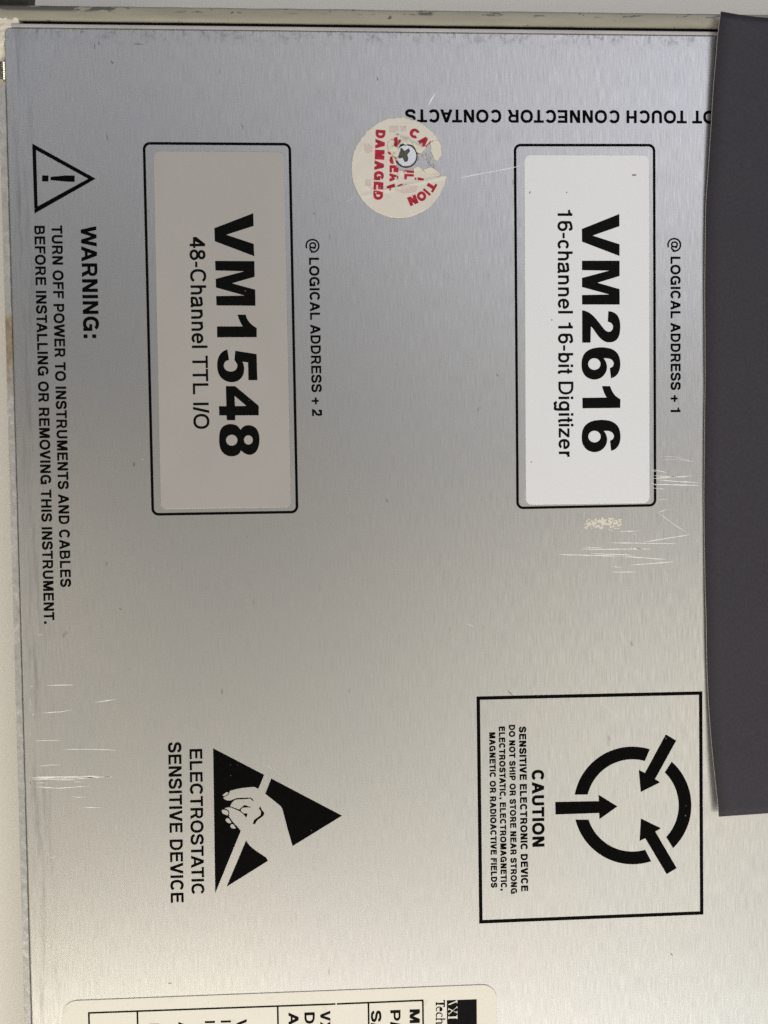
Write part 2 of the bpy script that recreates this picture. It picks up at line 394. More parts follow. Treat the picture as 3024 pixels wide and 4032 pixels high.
            adv = 556; x = 68 if ch == 'b' else 488 - w; F.append(rect(x, 0, x + w, C)); sr(arc(290 if ch == 'b' else 266, 261, 232 - d, 275 - d, 0, 360, 36, 2.15)[:-1], w, True)
        elif ch == 'o': adv = 556; sr(arc(278, 261, 244 - d, 275 - d, 0, 360, 36, 2.15)[:-1], w, True)
        elif ch == 'c': adv = 500; sr(arc(262, 261, 230 - d, 275 - d, 36, 324, 30, 2.15))
        elif ch == 'e': adv = 556; sr(arc(278, 261, 242 - d, 275 - d, 2, 325, 34, 2.15)); F.append(rect(278 - 235 + d, 222, 278 + 240 - d * .4, 222 + h * .95))
        elif ch == 'a':
            adv = 556; sr(curve([(52 + d, 360), (95, 455), (180, 500 - d * .4), (275, 538 - d), (370, 490), (424, 400), (424, 110), (445, 45), (520, 38)], 5))
            sr(curve([(424, 325), (340, 290), (210, 268), (105, 220), (36 + d, 145), (85, 55), (200, -14 + d), (320, 50), (395, 130), (424, 220)], 4), w * .95)
        elif ch == 'g':
            adv = 556; sr(arc(266, 268, 228 - d, 262 - d, 0, 360, 36, 2.15)[:-1], w, True); F.append(rect(492 - w, -20, 492, xo))
            sr(curve([(492 - d, 0), (480 - d, -110), (390, -175), (265, -215 + d), (140, -180), (85, -80)], 4))
        elif ch == 'z': adv = 500; F += [rect(38, xo - h, 462, xo), rect(28, 0, 470, h), [(28, h - 5), (28 + w * 1.3, h - 5), (462, xo - h + 5), (462 - w * 1.3, xo - h + 5)]]
    elif ch == ' ': adv = 278
    return adv, F
KERN = {('A', 'T'): -70, ('T', 'A'): -70, ('A', 'V'): -60, ('V', 'A'): -60, ('L', 'T'): -60, ('W', 'A'): -40, ('T', 'O'): -18, ('F', 'O'): -10, ('A', 'C'): -18, ('O', 'V'): -25, ('P', 'A'): -80}
_cache = {}
def typeset(txt, w):
    """-> list of (glyph triangles, x offset), ink left, ink right"""
    x = 0; out = []; prev = None; lo, hi = 1e9, -1e9
    for ch in txt:
        x += KERN.get((prev, ch), 0)
        if (ch, w) not in _cache:
            adv, polys = glyph(ch, w); _cache[ch, w] = (adv, fill(polys) if polys else None)
        adv, mesh = _cache[ch, w]
        if mesh:
            lo = min(lo, x + min(v[0] for v in mesh[0])); hi = max(hi, x + max(v[0] for v in mesh[0])); out.append((mesh, x))
        x += adv; prev = ch
    return out, lo, hi, x
def lettering(txt, w, a, b, cap, z, mat, parent, prefix='', zfun=None, name='lettering'):
    a, b = Vector(a), Vector(b); t = (b - a).normalized(); up = Vector((-t.y, t.x))
    gl, lo, hi, _ = typeset(txt, w)
    sx = (b - a).length / (hi - lo); sy = cap / CAP
    if prefix:
        g2, _, _, px = typeset(prefix, w); gl = [(m, x - px) for m, x in g2] + gl
    V, F = [], []
    for (vs, tri), x0 in gl:
        n = len(V)
        for x, y in vs:
            q = a + t * ((x + x0 - lo) * sx) + up * (y * sy); V.append((q.x, q.y, z + (zfun(q.x, q.y) if zfun else 0)))
        F += [tuple(i + n for i in f) for f in tri]
    return link(name, V, F, mat, parent)

# ------------------------------------------------------------------ setting
TABLE_Z = -31.0
def tabletop():
    V = [(-900, -900, 0), (900, -900, 0), (900, 900, 0), (-900, 900, 0)]
    V = V + [(x, y, -25) for x, y, _ in V]
    F = [(0, 1, 2, 3), (7, 6, 5, 4), (0, 4, 5, 1), (1, 5, 6, 2), (2, 6, 7, 3), (3, 7, 4, 0)]
    o = link('table_top', V, F, M_TABLE); o.location.z = TABLE_Z * MM; o['kind'] = 'structure'
    o['label'] = 'pale cream tabletop under the instrument'; return o
tabletop()

# ------------------------------------------------------------------ the instrument module
root = bpy.data.objects.new('instrument_module', None); scene.collection.objects.link(root)
tag(root, 'brushed aluminium instrument module printed with black warnings, stickers on its cover', 'instrument')
XL, YT, XR, YB = -94.45, 124.2, 150.0, -205.0

cover = pillow_slab('cover_panel', rrect([(XL, YB), (XR, YB), (XR, YT), (XL, YT)], 1.6), -28.0, 28.0, .5, M_METAL, root, 5)
cover['label'] = 'brushed bare aluminium cover panel with fine vertical grain and scratches'

lip = pillow_slab('edge_lip', [(-92.6, 124.23), (XR, 124.23), (XR, 125.08), (-92.6, 125.08)], -28, 27.96, .12, M_LIP, root, 2)
lip['label'] = 'folded lip along the top of the cover, its caught light painted pale'
def bent_rail():
    # painted front panel edge: cross-section in y,z swept along x with a slightly uneven lower lip
    prof = [(128.6, -28), (128.6, -1.6), (126.6, -1.15), (126.12, -.75), (126.3, -.35), (126.75, .0), (127.4, .24), (128.1, .32), (129.0, .34), (129.45, .2), (129.62, -.2), (129.62, -28)]
    xs = [-125 + i * 2.5 for i in range(112)]; V, F = [], []; n = len(prof)
    for i, x in enumerate(xs):
        for j, (y, z) in enumerate(prof):
            w = noise.noise(Vector((x * .15, j * .7, 0))) * .07 if 0 < j < n - 1 else 0
            V.append((x, y + w, z + w * .6))
    for i in range(len(xs) - 1):
        for j in range(n - 1): F.append((i * n + j, i * n + j + 1, (i + 1) * n + j + 1, (i + 1) * n + j))
    F.append(tuple(range(n))[::-1]); F.append(tuple(range((len(xs) - 1) * n, len(xs) * n)))
    o = link('front_rail', V, [f[::-1] for f in F], M_RAIL, root, smooth=True); o['label'] = 'chipped beige painted rail along the top edge'
bent_rail()
gap = pillow_slab('gap_shade_floor', [(-91.5, 125.1), (150, 125.1), (150, 128.55), (-91.5, 128.55)], -28, 25.2, .1, M_DARK, root, 1)  # black slab added so the gap reads as deep shade

def side_flange():
    V, F = [], []; ys = [110.3 - i * 1.5 for i in range(212)]; prof = [(-96.45, -30.9), (-96.45, -.75), (-96.3, -.55), (-94.87, -.55), (-94.75, -.7), (-94.75, -30.9)]; n = 6
    for i, y in enumerate(ys):
        for j, (x, z) in enumerate(prof):
            w = noise.noise(Vector((y * .9, j * 3.1, 2))) * .05
            V.append((x + w, y, z + (w if 0 < j < 5 else 0)))
    for i in range(len(ys) - 1):
        for j in range(n - 1): F.append((i * n + j, i * n + j + 1, (i + 1) * n + j + 1, (i + 1) * n + j))
    F.append(tuple(range(n))); F.append(tuple(range((len(ys) - 1) * n, len(ys) * n))[::-1])
    o = link('side_flange', V, F, M_FLANGE, root); o['label'] = 'raw cut edge of the side sheet, rust stained partway'
side_flange()
pillow_slab('seam_shade_floor', [(-94.73, -204), (-94.47, -204), (-94.47, 116), (-94.73, 116)], -28, 22, .05, M_DARK, root, 1)  # black strip painting the shade between flange and panel

def corner_bracket():
    # worn cast corner joining the rail and the side flange
    out = [(-112, 116.3), (-97.5, 116.2), (-94.9, 117.0), (-94.75, 120.6), (-93.6, 122.4), (-92.75, 122.9), (-92.4, 124.8), (-90.8, 125.3), (-90.9, 127.2), (-112, 127.2)]
    bump = lambda x, y: noise.fractal(Vector((x * .9, y * .9, 1)), 1, 2, 4) * .32 - max(0, (121.5 - y)) * .35
    vs, tri = fill([out], (), .45)
    V = [(x, y, -.25 + bump(x, y)) for x, y in vs]; n = len(V); E = {(f[k], f[(k + 1) % 3]) for f in tri for k in range(3)}
    F = list(tri) + [(b, a, a + n, b + n) for a, b in E if (b, a) not in E]
    o = link('corner_bracket', V + [(x, y, -30.5) for x, y, _ in V], F, M_CORNER, root); o['label'] = 'worn cream corner casting beside the panel'
M_CORNER = paper('worn_cream_casting', (.70, .65, .54), (.90, .86, .76), .55, .4, (.20, .16, .10))
corner_bracket()

def stud():
    V, F = [], []; n = 20; prof = []
    for k in range(9):
        y = 116.2 - k * .56; prof += [(y, .95), (y - .26, 1.35)]
    for y, r in prof:
        for i in range(n):
            a = 2 * math.pi * i / n; V.append((-95.6 + r * math.cos(a), y, -1.9 + r * math.sin(a)))
    for k in range(len(prof) - 1):
        for i in range(n):
            j = (i + 1) % n; F.append((k * n + i, k * n + j, (k + 1) * n + j, (k + 1) * n + i))
    F.append(tuple(range(n))[::-1]); F.append(tuple(range((len(prof) - 1) * n, len(prof) * n)))
    o = link('threaded_stud', V, F, M_STUD, root); o['label'] = 'shiny screw thread at the panel corner'
stud()
hd = pillow_slab('end_block', [(-118, 130.05), (-89.0, 130.05), (-88.4, 142), (-118, 142)], -6, 5, .4, M_BLOCK, root, 2)
hd['label'] = 'dark block behind the left end of the rail'

# ---- print on the cover
Z_INK = .025
def print_shapes(name, shapes, z, mat, parent, label=None):
    V, F = [], []
    for outer, holes in shapes:
        vs, tri = fill([outer], holes); n = len(V)
        V += [(x, y, z) for x, y in vs]; F += [tuple(i + n for i in f) for f in tri]
    o = link(name, V, F, mat, parent)
    if label: o['label'] = label
    return o
TEXT = [('cover','@ LOGICAL ADDRESS + 2',155,(-18.533,71.086),
 (-18.391,25.305),2.6,'',0),
 ('cover','@ LOGICAL ADDRESS + 1',163,(76.843,71.301),
 (76.723,25.367),2.674,'',0),
 ('cover','WARNING:',156,(-76.563,74.297),
 (-76.536,45.843),3.942,'',0),
 ('cover','TURN OFF POWER TO INSTRUMENTS AND CABLES',157,(-83.889,74.499),
 (-84.012,-18.136),2.695,'',0),
 ('cover','BEFORE INSTALLING OR REMOVING THIS INSTRUMENT.',157,(-88.212,74.395),
 (-88.42,-27.578),2.658,'',0),
 ('cover','ELECTROSTATIC',144,(-51.896,-61.341),
 (-52.151,-99.882),3.305,'',0),
 ('cover','SENSITIVE DEVICE',146,(-57.379,-59.384),
 (-57.622,-101.981),3.363,'',0),
 ('cover','CAUTION',177,(38.55,-69.612),
 (38.531,-90.431),3.263,'',0),
 ('cover','SENSITIVE ELECTRONIC DEVICE',189,(35.205,-57.813),
 (35.361,-102.412),1.906,'',0),
 ('cover','DO NOT SHIP OR STORE NEAR STRONG',189,(32.479,-57.3),
 (32.586,-102.978),1.665,'',0),
 ('cover','ELECTROSTATIC, ELECTROMAGNETIC,',192,(29.781,-57.661),
 (29.872,-101.999),1.663,'',0),
 ('cover','MAGNETIC OR RADIOACTIVE FIELDS',192,(27.176,-59.157),
 (27.242,-101.142),1.661,'',0),
 ('cover','OT TOUCH CONNECTOR CONTACTS',160,(89.005,104.516),
 (6.955,104.332),3.309,'DO N',0),
 ('grey','48-Channel TTL I/O',119,(-49.042,71.495),
 (-48.98,22.258),3.996,'',0),
 ('white','16-channel 16-bit Digitizer',121,(46.685,78.55),
 (46.473,13.838),3.969,'',0),
 ('plate','Mo',158,(4.934,-133.209),
 (4.867,-140.14),2.731,'',0),
 ('plate','P/',158,(-0.241,-133.187),
 (-0.289,-137.894),2.724,'',0),
 ('plate','S/',158,(-5.397,-133.096),
 (-5.45,-137.936),2.718,'',0),
 ('plate','VX',158,(-18.923,-132.565),
 (-18.995,-138.218),2.703,'',0),
 ('plate','De',158,(-23.093,-132.793),
 (-23.172,-138.717),2.698,'',0),
 ('plate','Ad',158,(-27.33,-132.604),
 (-27.414,-138.66),2.693,'',0),
 ('plate','V',158,(-41.058,-133.846),
 (-41.104,-136.728),2.677,'',0),
 ('plate','I',158,(-45.203,-134.003),
 (-45.212,-134.551),2.672,'',0),
 ('plate','I',158,(-49.377,-133.952),
 (-49.386,-134.5),2.667,'',0),
 ('plate','A',158,(-56.294,-133.846),
 (-56.348,-136.924),2.66,'',0),
 ('plate','P',158,(-63.925,-134.048),
 (-63.979,-136.916),2.651,'',0)]
WARN = [([(-88.175,95.108),(-72.488,86.297),(-88.071,77.482)],[[(-87.244,93.469),(-74.365,86.291),(-87.218,79.279)]]),([(-83.803,86.753),(-80.053,87.113),(-77.72,87.091),(-77.76,85.498),(-79.949,85.55),(-83.825,85.915)],[]),([(-85.92,87.094),(-84.283,87.07),(-84.381,85.537),(-85.931,85.59)],[])]
ESD = [([(-45.748,-61.294),(-32.568,-68.739),(-34.174,-72.422),(-35.132,-71.862),(-36.226,-71.87),(-38.414,-72.045),(-39.978,-72.313),(-41.335,-72.62),(-41.704,-72.893),(-41.763,-73.262),(-42.137,-73.779),(-42.714,-74.078),
 (-43.291,-74.377),(-43.245,-74.696),(-42.838,-75.079),(-42.219,-75.279),(-41.491,-75.26),(-40.654,-74.99),(-40.025,-74.714),(-38.776,-74.659),(-37.321,-74.695),(-36.28,-74.707),(-35.868,-74.932),(-35.511,-75.367),
 (-35.486,-75.686),(-35.774,-75.486),(-36.284,-74.94),(-37.951,-75.024),(-39.199,-75.016),(-40.137,-75.081),(-40.663,-75.413),(-41.194,-75.979),(-41.626,-76.812),(-40.079,-77.444),(-39.306,-77.788),(-38.511,-77.072),
 (-37.983,-76.644),(-37.515,-76.659),(-36.948,-76.964),(-36.274,-77.144),(-36.309,-77.302),(-37.161,-77.243),(-38.411,-77.287),(-38.784,-77.699),(-38.843,-78.068),(-38.336,-78.773),(-37.505,-78.854),(-37.091,-79.005),
 (-37.474,-79.968),(-38.236,-78.989),(-39.158,-78.216),(-40.6,-77.48),(-41.683,-77.074),(-42.358,-77.074),(-43.09,-77.325),(-42.679,-77.518),(-42.063,-77.909),(-41.893,-78.233),(-41.939,-79.502),(-41.185,-80.799),
 (-40.167,-81.947),(-38.968,-83.42),(-45.991,-99.835)],[[(-43.559,-73.786),(-43.338,-74.111),(-42.973,-74.048),(-42.29,-73.668),(-42.022,-73.201),(-42.122,-73.039),(-42.537,-73.026),(-43.116,-73.43)],[(-43.851,-77.957),(-43.721,-77.696),(-43.201,-77.639),(-42.479,-77.896),(-42.091,-78.279),(-42.124,-78.861),(-42.401,-79.233),(-42.917,-79.025),(-43.687,-78.597)],[(-42.893,-80.424),(-42.625,-80.009),(-42.155,-79.919),(-41.75,-80.462),(-41.348,-81.165),(-41.611,-81.336),(-42.131,-81.298),(-42.695,-80.908)],[(-41.676,-81.949),(-41.461,-81.638),(-41.096,-81.544),(-40.789,-81.82),(-40.303,-82.525),(-40.361,-82.789),(-41.12,-82.763),(-41.581,-82.429)]]),([(-33.77,-76.993),(-33.622,-77.443),(-33.323,-78.142),(-32.862,-78.635),(-32.735,-79.064),(-32.985,-79.639),(-33.567,-80.045),(-34.623,-80.753),(-34.946,-81.273),(-35.164,-81.764),(-35.809,-81.69),
 (-35.51,-80.776),(-35.138,-80.417),(-33.765,-79.507),(-33.563,-78.718),(-33.74,-78.182),(-34.096,-77.693)],[]),([(-30.727,-69.773),(-12.303,-80.271),(-25.457,-87.96),(-26.516,-84.056),(-28.013,-77.79),(-28.484,-77.122),(-32.405,-73.731)],[]),([(-37.642,-86.032),(-37.424,-86.439),(-37.206,-86.846),(-36.864,-87.301),(-36.334,-87.836),(-35.679,-88.418),(-34.97,-89.003),(-34.146,-89.602),(-33.268,-90.203),(-32.592,-90.725),(-32.27,-91.112),
 (-32.151,-91.42),(-32.032,-91.728),(-42.979,-98.211)],[])]
CAUT = [([(70.632,-64.939),(69.666,-64.648),(68.686,-64.416),(67.695,-64.246),(66.697,-64.137),(65.696,-64.09),(64.696,-64.105),(63.701,-64.182),(62.715,-64.321),(61.741,-64.521),(60.783,-64.781),(59.845,-65.101),
 (58.93,-65.478),(58.043,-65.912),(57.186,-66.401),(56.362,-66.942),(55.575,-67.535),(54.829,-68.176),(54.124,-68.863),(53.466,-69.593),(52.855,-70.364),(52.294,-71.173),(51.786,-72.016),(51.332,-72.89),
 (50.935,-73.793),(50.595,-74.719),(50.314,-75.667),(50.093,-76.632),(53.628,-76.705),(53.831,-75.996),(54.076,-75.302),(54.362,-74.625),(54.688,-73.967),(55.053,-73.33),(55.455,-72.716),(55.894,-72.129),
 (56.368,-71.569),(56.875,-71.039),(57.413,-70.541),(57.981,-70.076),(58.576,-69.646),(59.197,-69.252),(59.841,-68.896),(60.506,-68.58),(61.19,-68.303),(61.89,-68.068),(62.604,-67.874),(63.33,-67.724),
 (64.064,-67.616),(64.805,-67.553),(65.55,-67.533),(66.296,-67.557),(67.04,-67.625),(67.78,-67.737),(68.514,-67.892),(69.239,-68.089)],[]),([(50.244,-83.433),(50.502,-84.381),(50.817,-85.313),(51.187,-86.226),(51.613,-87.117),(52.091,-87.982),(52.621,-88.818),(53.201,-89.621),(53.827,-90.39),(54.499,-91.12),(55.213,-91.81),
 (55.967,-92.456),(56.758,-93.056),(57.583,-93.608),(58.439,-94.11),(59.324,-94.56),(60.233,-94.956),(61.163,-95.297),(62.111,-95.58),(63.074,-95.807),(64.047,-95.974),(65.027,-96.082),(66.011,-96.131),
 (66.994,-96.119),(67.974,-96.047),(68.945,-95.916),(69.906,-95.725),(70.851,-95.476),(69.232,-92.289),(68.534,-92.442),(67.827,-92.555),(67.113,-92.628),(66.396,-92.659),(65.677,-92.65),(64.958,-92.6),
 (64.243,-92.51),(63.533,-92.379),(62.831,-92.208),(62.138,-91.998),(61.458,-91.749),(60.792,-91.462),(60.143,-91.139),(59.512,-90.78),(58.902,-90.386),(58.315,-89.959),(57.752,-89.5),(57.216,-89.011),
 (56.708,-88.493),(56.229,-87.947),(55.782,-87.377),(55.367,-86.783),(54.986,-86.167),(54.641,-85.532),(54.331,-84.88),(54.059,-84.212),(53.826,-83.531)],[]),([(76.876,-92.089),(77.575,-91.413),(78.23,-90.695),(78.838,-89.937),(79.398,-89.141),(79.906,-88.312),(80.362,-87.451),(80.763,-86.563),(81.107,-85.651),(81.395,-84.718),(81.623,-83.768),
 (81.793,-82.804),(81.902,-81.829),(81.951,-80.849),(81.94,-79.866),(81.868,-78.884),(81.735,-77.906),(81.543,-76.937),(81.293,-75.98),(80.984,-75.039),(80.619,-74.118),(80.198,-73.218),(79.723,-72.345),
 (79.197,-71.502),(78.621,-70.69),(77.997,-69.915),(77.328,-69.178),(76.616,-68.481),(74.684,-71.369),(75.186,-71.903),(75.658,-72.464),(76.098,-73.05),(76.503,-73.66),(76.874,-74.291),(77.208,-74.941),
 (77.504,-75.609),(77.762,-76.291),(77.981,-76.986),(78.159,-77.692),(78.297,-78.405),(78.394,-79.125),(78.449,-79.847),(78.462,-80.571),(78.433,-81.293),(78.363,-82.011),(78.251,-82.723),(78.098,-83.426),
 (77.904,-84.118),(77.671,-84.797),(77.398,-85.46),(77.086,-86.106),(76.738,-86.731),(76.353,-87.335),(75.934,-87.914),(75.481,-88.468),(74.996,-88.993)],[]),([(44.795,-78.434),(56.666,-78.599),(56.591,-76.85),(61.694,-80.203),(56.765,-83.495),(56.689,-81.832),(44.854,-81.835)],[]),([(75.015,-61.043),(77.869,-62.782),(72.013,-73.096),(73.417,-74.015),(68.082,-76.472),(67.586,-70.426),(69.251,-71.35)],[]),([(75.073,-99.145),(77.866,-97.616),(72.034,-87.426),(73.538,-86.511),(68.088,-83.696),(67.705,-89.78),(69.249,-89.131)],[])]
FRAMES = [([(-60.084,95.303),(-22.971,95.257),(-22.732,0.355),(-59.988,0.31)],0.68,1.5),([(35.611,95.327),(72.541,95.483),(72.377,0.673),(35.392,0.51)],0.68,1.5),([(24.352,-49.886),(84.594,-50.09),(84.723,-110.168),(24.396,-110.259)],0.92,0.05)]
for owner, txt, w, a, b, cap, prefix, _ in TEXT:
    if owner == 'cover': lettering(txt, w, a, b, cap, Z_INK, M_INK, cover, prefix)
print_shapes('warning_triangle', WARN, Z_INK, M_INK, cover, 'printed warning triangle with exclamation mark')
print_shapes('electrostatic_symbol', ESD, Z_INK, M_INK, cover, 'printed reaching hand triangle symbol')
print_shapes('caution_emblem', CAUT, Z_INK, M_INK, cover, 'printed broken ring with three inward arrows')
for corners, w, r in FRAMES:
    def grown(e):
        c = [Vector(p) for p in corners]; out = []
        for i in range(4):
            u = (c[i] - c[i - 1]).normalized(); v = (c[i] - c[(i + 1) % 4]).normalized(); out.append(tuple(c[i] + (u + v) * e))
        return out
    o_ = rrect(grown(w / 2), r + (w / 2 if r > .5 else 0), 8); i_ = rrect(grown(-w / 2), max(r - w / 2, .05), 8)
    print_shapes('printed_frame', [(o_, [i_])], Z_INK, M_INK, cover)

# ---- scratches and residue on the cover
SCRATCH = [(0.27,[(71.588,10.23),(75.69,9.259)]),(0.27,[(71.39,7.776),(82.795,8.392)]),(0.27,[(71.953,8.575),(78.488,8.046)]),(0.27,[(71.57,6.306),(84.474,5.758)]),(0.27,[(73.067,7.386),(84.289,6.496)]),(0.27,[(71.565,5.279),(75.298,4.932)]),(0.27,[(73.23,2.023),(75.847,2.205)]),(0.27,[(73.028,-1.172),(76.023,-0.409)]),(0.27,[(81.918,-7.321),(69.254,-9.095)]),(0.27,[(60.306,-9.161),(78.42,-9.66)]),(0.27,[(52.122,-10.743),(71.3,-10.973)]),(0.27,[(52.496,-10.383),(58.067,-10.298)]),(0.27,[(54.712,-11.891),(67.182,-12.594)]),(0.27,[(46.185,-11.995),(62.891,-12.775)]),(0.27,[(62.891,-12.775),(75.405,-13.85)]),(0.27,[(65.115,-15.21),(77.651,-14.482)]),(0.27,[(59.885,-16.953),(67.532,-17.025)]),(0.27,[(60.639,-15.494),(63.246,-15.764)]),(0.27,[(62.558,-6.149),(68.523,-6.064)]),(0.27,[(65.141,-10.496),(69.617,-11.09)]),(0.27,[(66.283,-6.395),(67.396,-7.443)]),(0.27,[(71.4,9.866),(72.705,9.665)]),(0.27,[(71.385,6.749),(72.762,5.923)]),(0.17,[(73.028,-1.172),(77.877,-4.82),(81.918,-7.321)]),(0.1,[(73.096,13.691),(78.696,13.438),(84.305,11.532)]),(0.1,[(74.211,12.761),(78.694,12.888),(83.182,11.913)]),(0.16,[(-8.876,80.599),(-5.642,81.996)]),(0.32,[(20.635,86.693),(23.893,87.342),(28.003,88.185)]),(0.26,[(27.01,87.873),(35.184,89.502),(37.917,90.403)]),(0.42,[(12.944,105.216),(13.802,106.797),(15.069,108.592)]),(0.24,[(-93.062,-67.496),(-81.568,-67.604),(-71.954,-68.048)]),(0.24,[(-92.837,-67.995),(-86.38,-68.146),(-81.584,-68.244)]),(0.24,[(-79.645,-67.564),(-75.799,-67.633)]),(0.24,[(-88.372,-43.598),(-80.965,-43.64)]),(0.24,[(-89.753,-50.756),(-84.49,-50.556),(-81.605,-50.045)]),(0.24,[(-76.53,-48.413),(-70.264,-47.646)]),(0.24,[(-84.263,-60.383),(-76.589,-60.607),(-70.34,-61.036)]),(0.24,[(-92.173,-69.984),(-85.484,-70.588),(-77.787,-70.188)]),(0.24,[(-82.661,-72.848),(-80.746,-73.156),(-78.819,-73.02)]),(0.24,[(-88.6,-89.014),(-86.659,-88.29)]),(0.24,[(-90.59,-64.375),(-84.848,-64.499)]),(0.24,[(-82.085,-69.067),(-79.202,-69.058)]),(0.24,[(-91.853,-57.953),(-84.681,-58.012)]),(0.24,[(-92.428,-43.738),(-91.474,-43.714)]),(0.24,[(-90.168,-30.377),(-88.499,-30.269)]),(0.24,[(-92.59,-67.708),(-82.535,-67.87),(-75.813,-68.225)]),(0.24,[(-86.388,-68.49),(-80.628,-68.422)]),(0.24,[(-81.103,-68.21),(-76.774,-68.146),(-72.048,-67.946)]),(0.24,[(-91.669,-69.016),(-88.32,-69.071)]),(0.24,[(-90.835,-64.614),(-88.203,-64.595)]),(0.24,[(-92.147,-51.083),(-91.432,-51.103)]),(0.24,[(-80.331,-75.788),(-74.798,-76.018)]),(0.22,[(-92.96,-67.254),(-92.985,-69.959)]),(0.22,[(-92.411,-46.672),(-92.415,-48.628)]),(0.22,[(-92.486,-49.507),(-92.455,-50.096)]),(0.22,[(-92.653,-55.724),(-92.622,-56.362)]),(0.22,[(-92.987,-68.237),(-93.007,-70.795)]),(0.12,[(-33.246,-65.561),(-31.024,-66.767),(-29.121,-67.965)]),(0.12,[(57.195,-51.77),(59.798,-54.226),(61.535,-55.879)]),(0.2,[(-62.456,14.691),(-62.107,14.58)]),(0.2,[(21.36,-29.884),(23.584,-30.812)])]
r = random.Random(5)
for w, pts in SCRATCH:
    fine = []
    for (x0, y0), (x1, y1) in zip(pts[:-1], pts[1:]):
        n = max(2, int(math.hypot(x1 - x0, y1 - y0) / 1.2))
        for k in range(n): fine.append((x0 + (x1 - x0) * k / n + r.uniform(-.03, .03), y0 + (y1 - y0) * k / n + r.uniform(-.03, .03)))
    fine.append(pts[-1]); V, F = [], []; m = len(fine)
    for i, q in enumerate(fine):
        a, b = Vector(fine[max(0, i - 1)]), Vector(fine[min(m - 1, i + 1)]); d = (b - a).normalized(); e = min(1, (i + .35) / 2.2, (m - 1 - i + .35) / 2.2) * w / 2 * r.uniform(.55, 1.1)
        V += [(q[0] - d.y * e, q[1] + d.x * e, .045), (q[0] + d.y * e, q[1] - d.x * e, .045)]
    for i in range(m - 1): F.append((2 * i, 2 * i + 1, 2 * i + 3, 2 * i + 2))
    link('scratch', V, F, M_SCR, cover)
M_SMUDGE = ink('dark_smudge', (.22, .22, .22), .6, .2)
for w, pts in [(0.3,[(-62.135,120.285),
 (-60.921,120.298),
 (-59.645,120.184)]),
 (0.3,[(-71.952,120.245),
 (-71.904,119.61),
 (-72.046,118.974)]),
 (0.35,[(-70.92,120.828),
 (-70.806,120.257),
 (-70.879,119.875)]),
 (0.5,[(-67.98,115.961),
 (-67.607,115.583),
 (-67.294,115.331)]),
 (0.28,[(-69.566,97.763),
 (-69.334,96.805),
 (-69.167,95.782)]),
 (0.3,[(-0.217,112.603),
 (-0.027,112.087),
 (-0.035,111.569)]),
 (0.25,[(-35.272,100.532),
 (-34.964,99.697),
 (-34.785,98.925)]),
 (0.3,[(9.329,77.78),
 (9.657,77.518),
 (9.919,77.257)]),
 (0.3,[(-17.305,77.748),
 (-16.915,77.553),
 (-16.656,77.358)]),
 (0.3,[(0.583,3.393),
 (0.843,2.922),
 (1.24,2.65)]),
 (0.25,[(30.142,36.02),
 (30.339,35.486),
 (30.74,35.217)]),
 (0.3,[(76.054,-120.849),
 (76.333,-121.281),
 (76.612,-121.572)]),
 (0.2,[(-58.918,-123.348),
 (-58.126,-123.518),
 (-57.86,-123.461)]),
 (0.35,[(-69.121,-23.923),
 (-68.865,-24.127),
 (-68.612,-24.397)]),
 (0.25,[(32.332,-48.121),
 (33.006,-48.819),
 (33.681,-49.518)])]:
    V, F = [], []; m = len(pts)
    for i, q in enumerate(pts):
        a, b = Vector(pts[max(0, i - 1)]), Vector(pts[min(m - 1, i + 1)]); d = (b - a).normalized(); e = w / 2 * (.35 if i in (0, m - 1) else 1)
        V += [(q[0] - d.y * e, q[1] + d.x * e, .03), (q[0] + d.y * e, q[1] - d.x * e, .03)]
    link('dark_mark', V, [(2 * i, 2 * i + 1, 2 * i + 3, 2 * i + 2) for i in range(m - 1)], M_SMUDGE, cover)
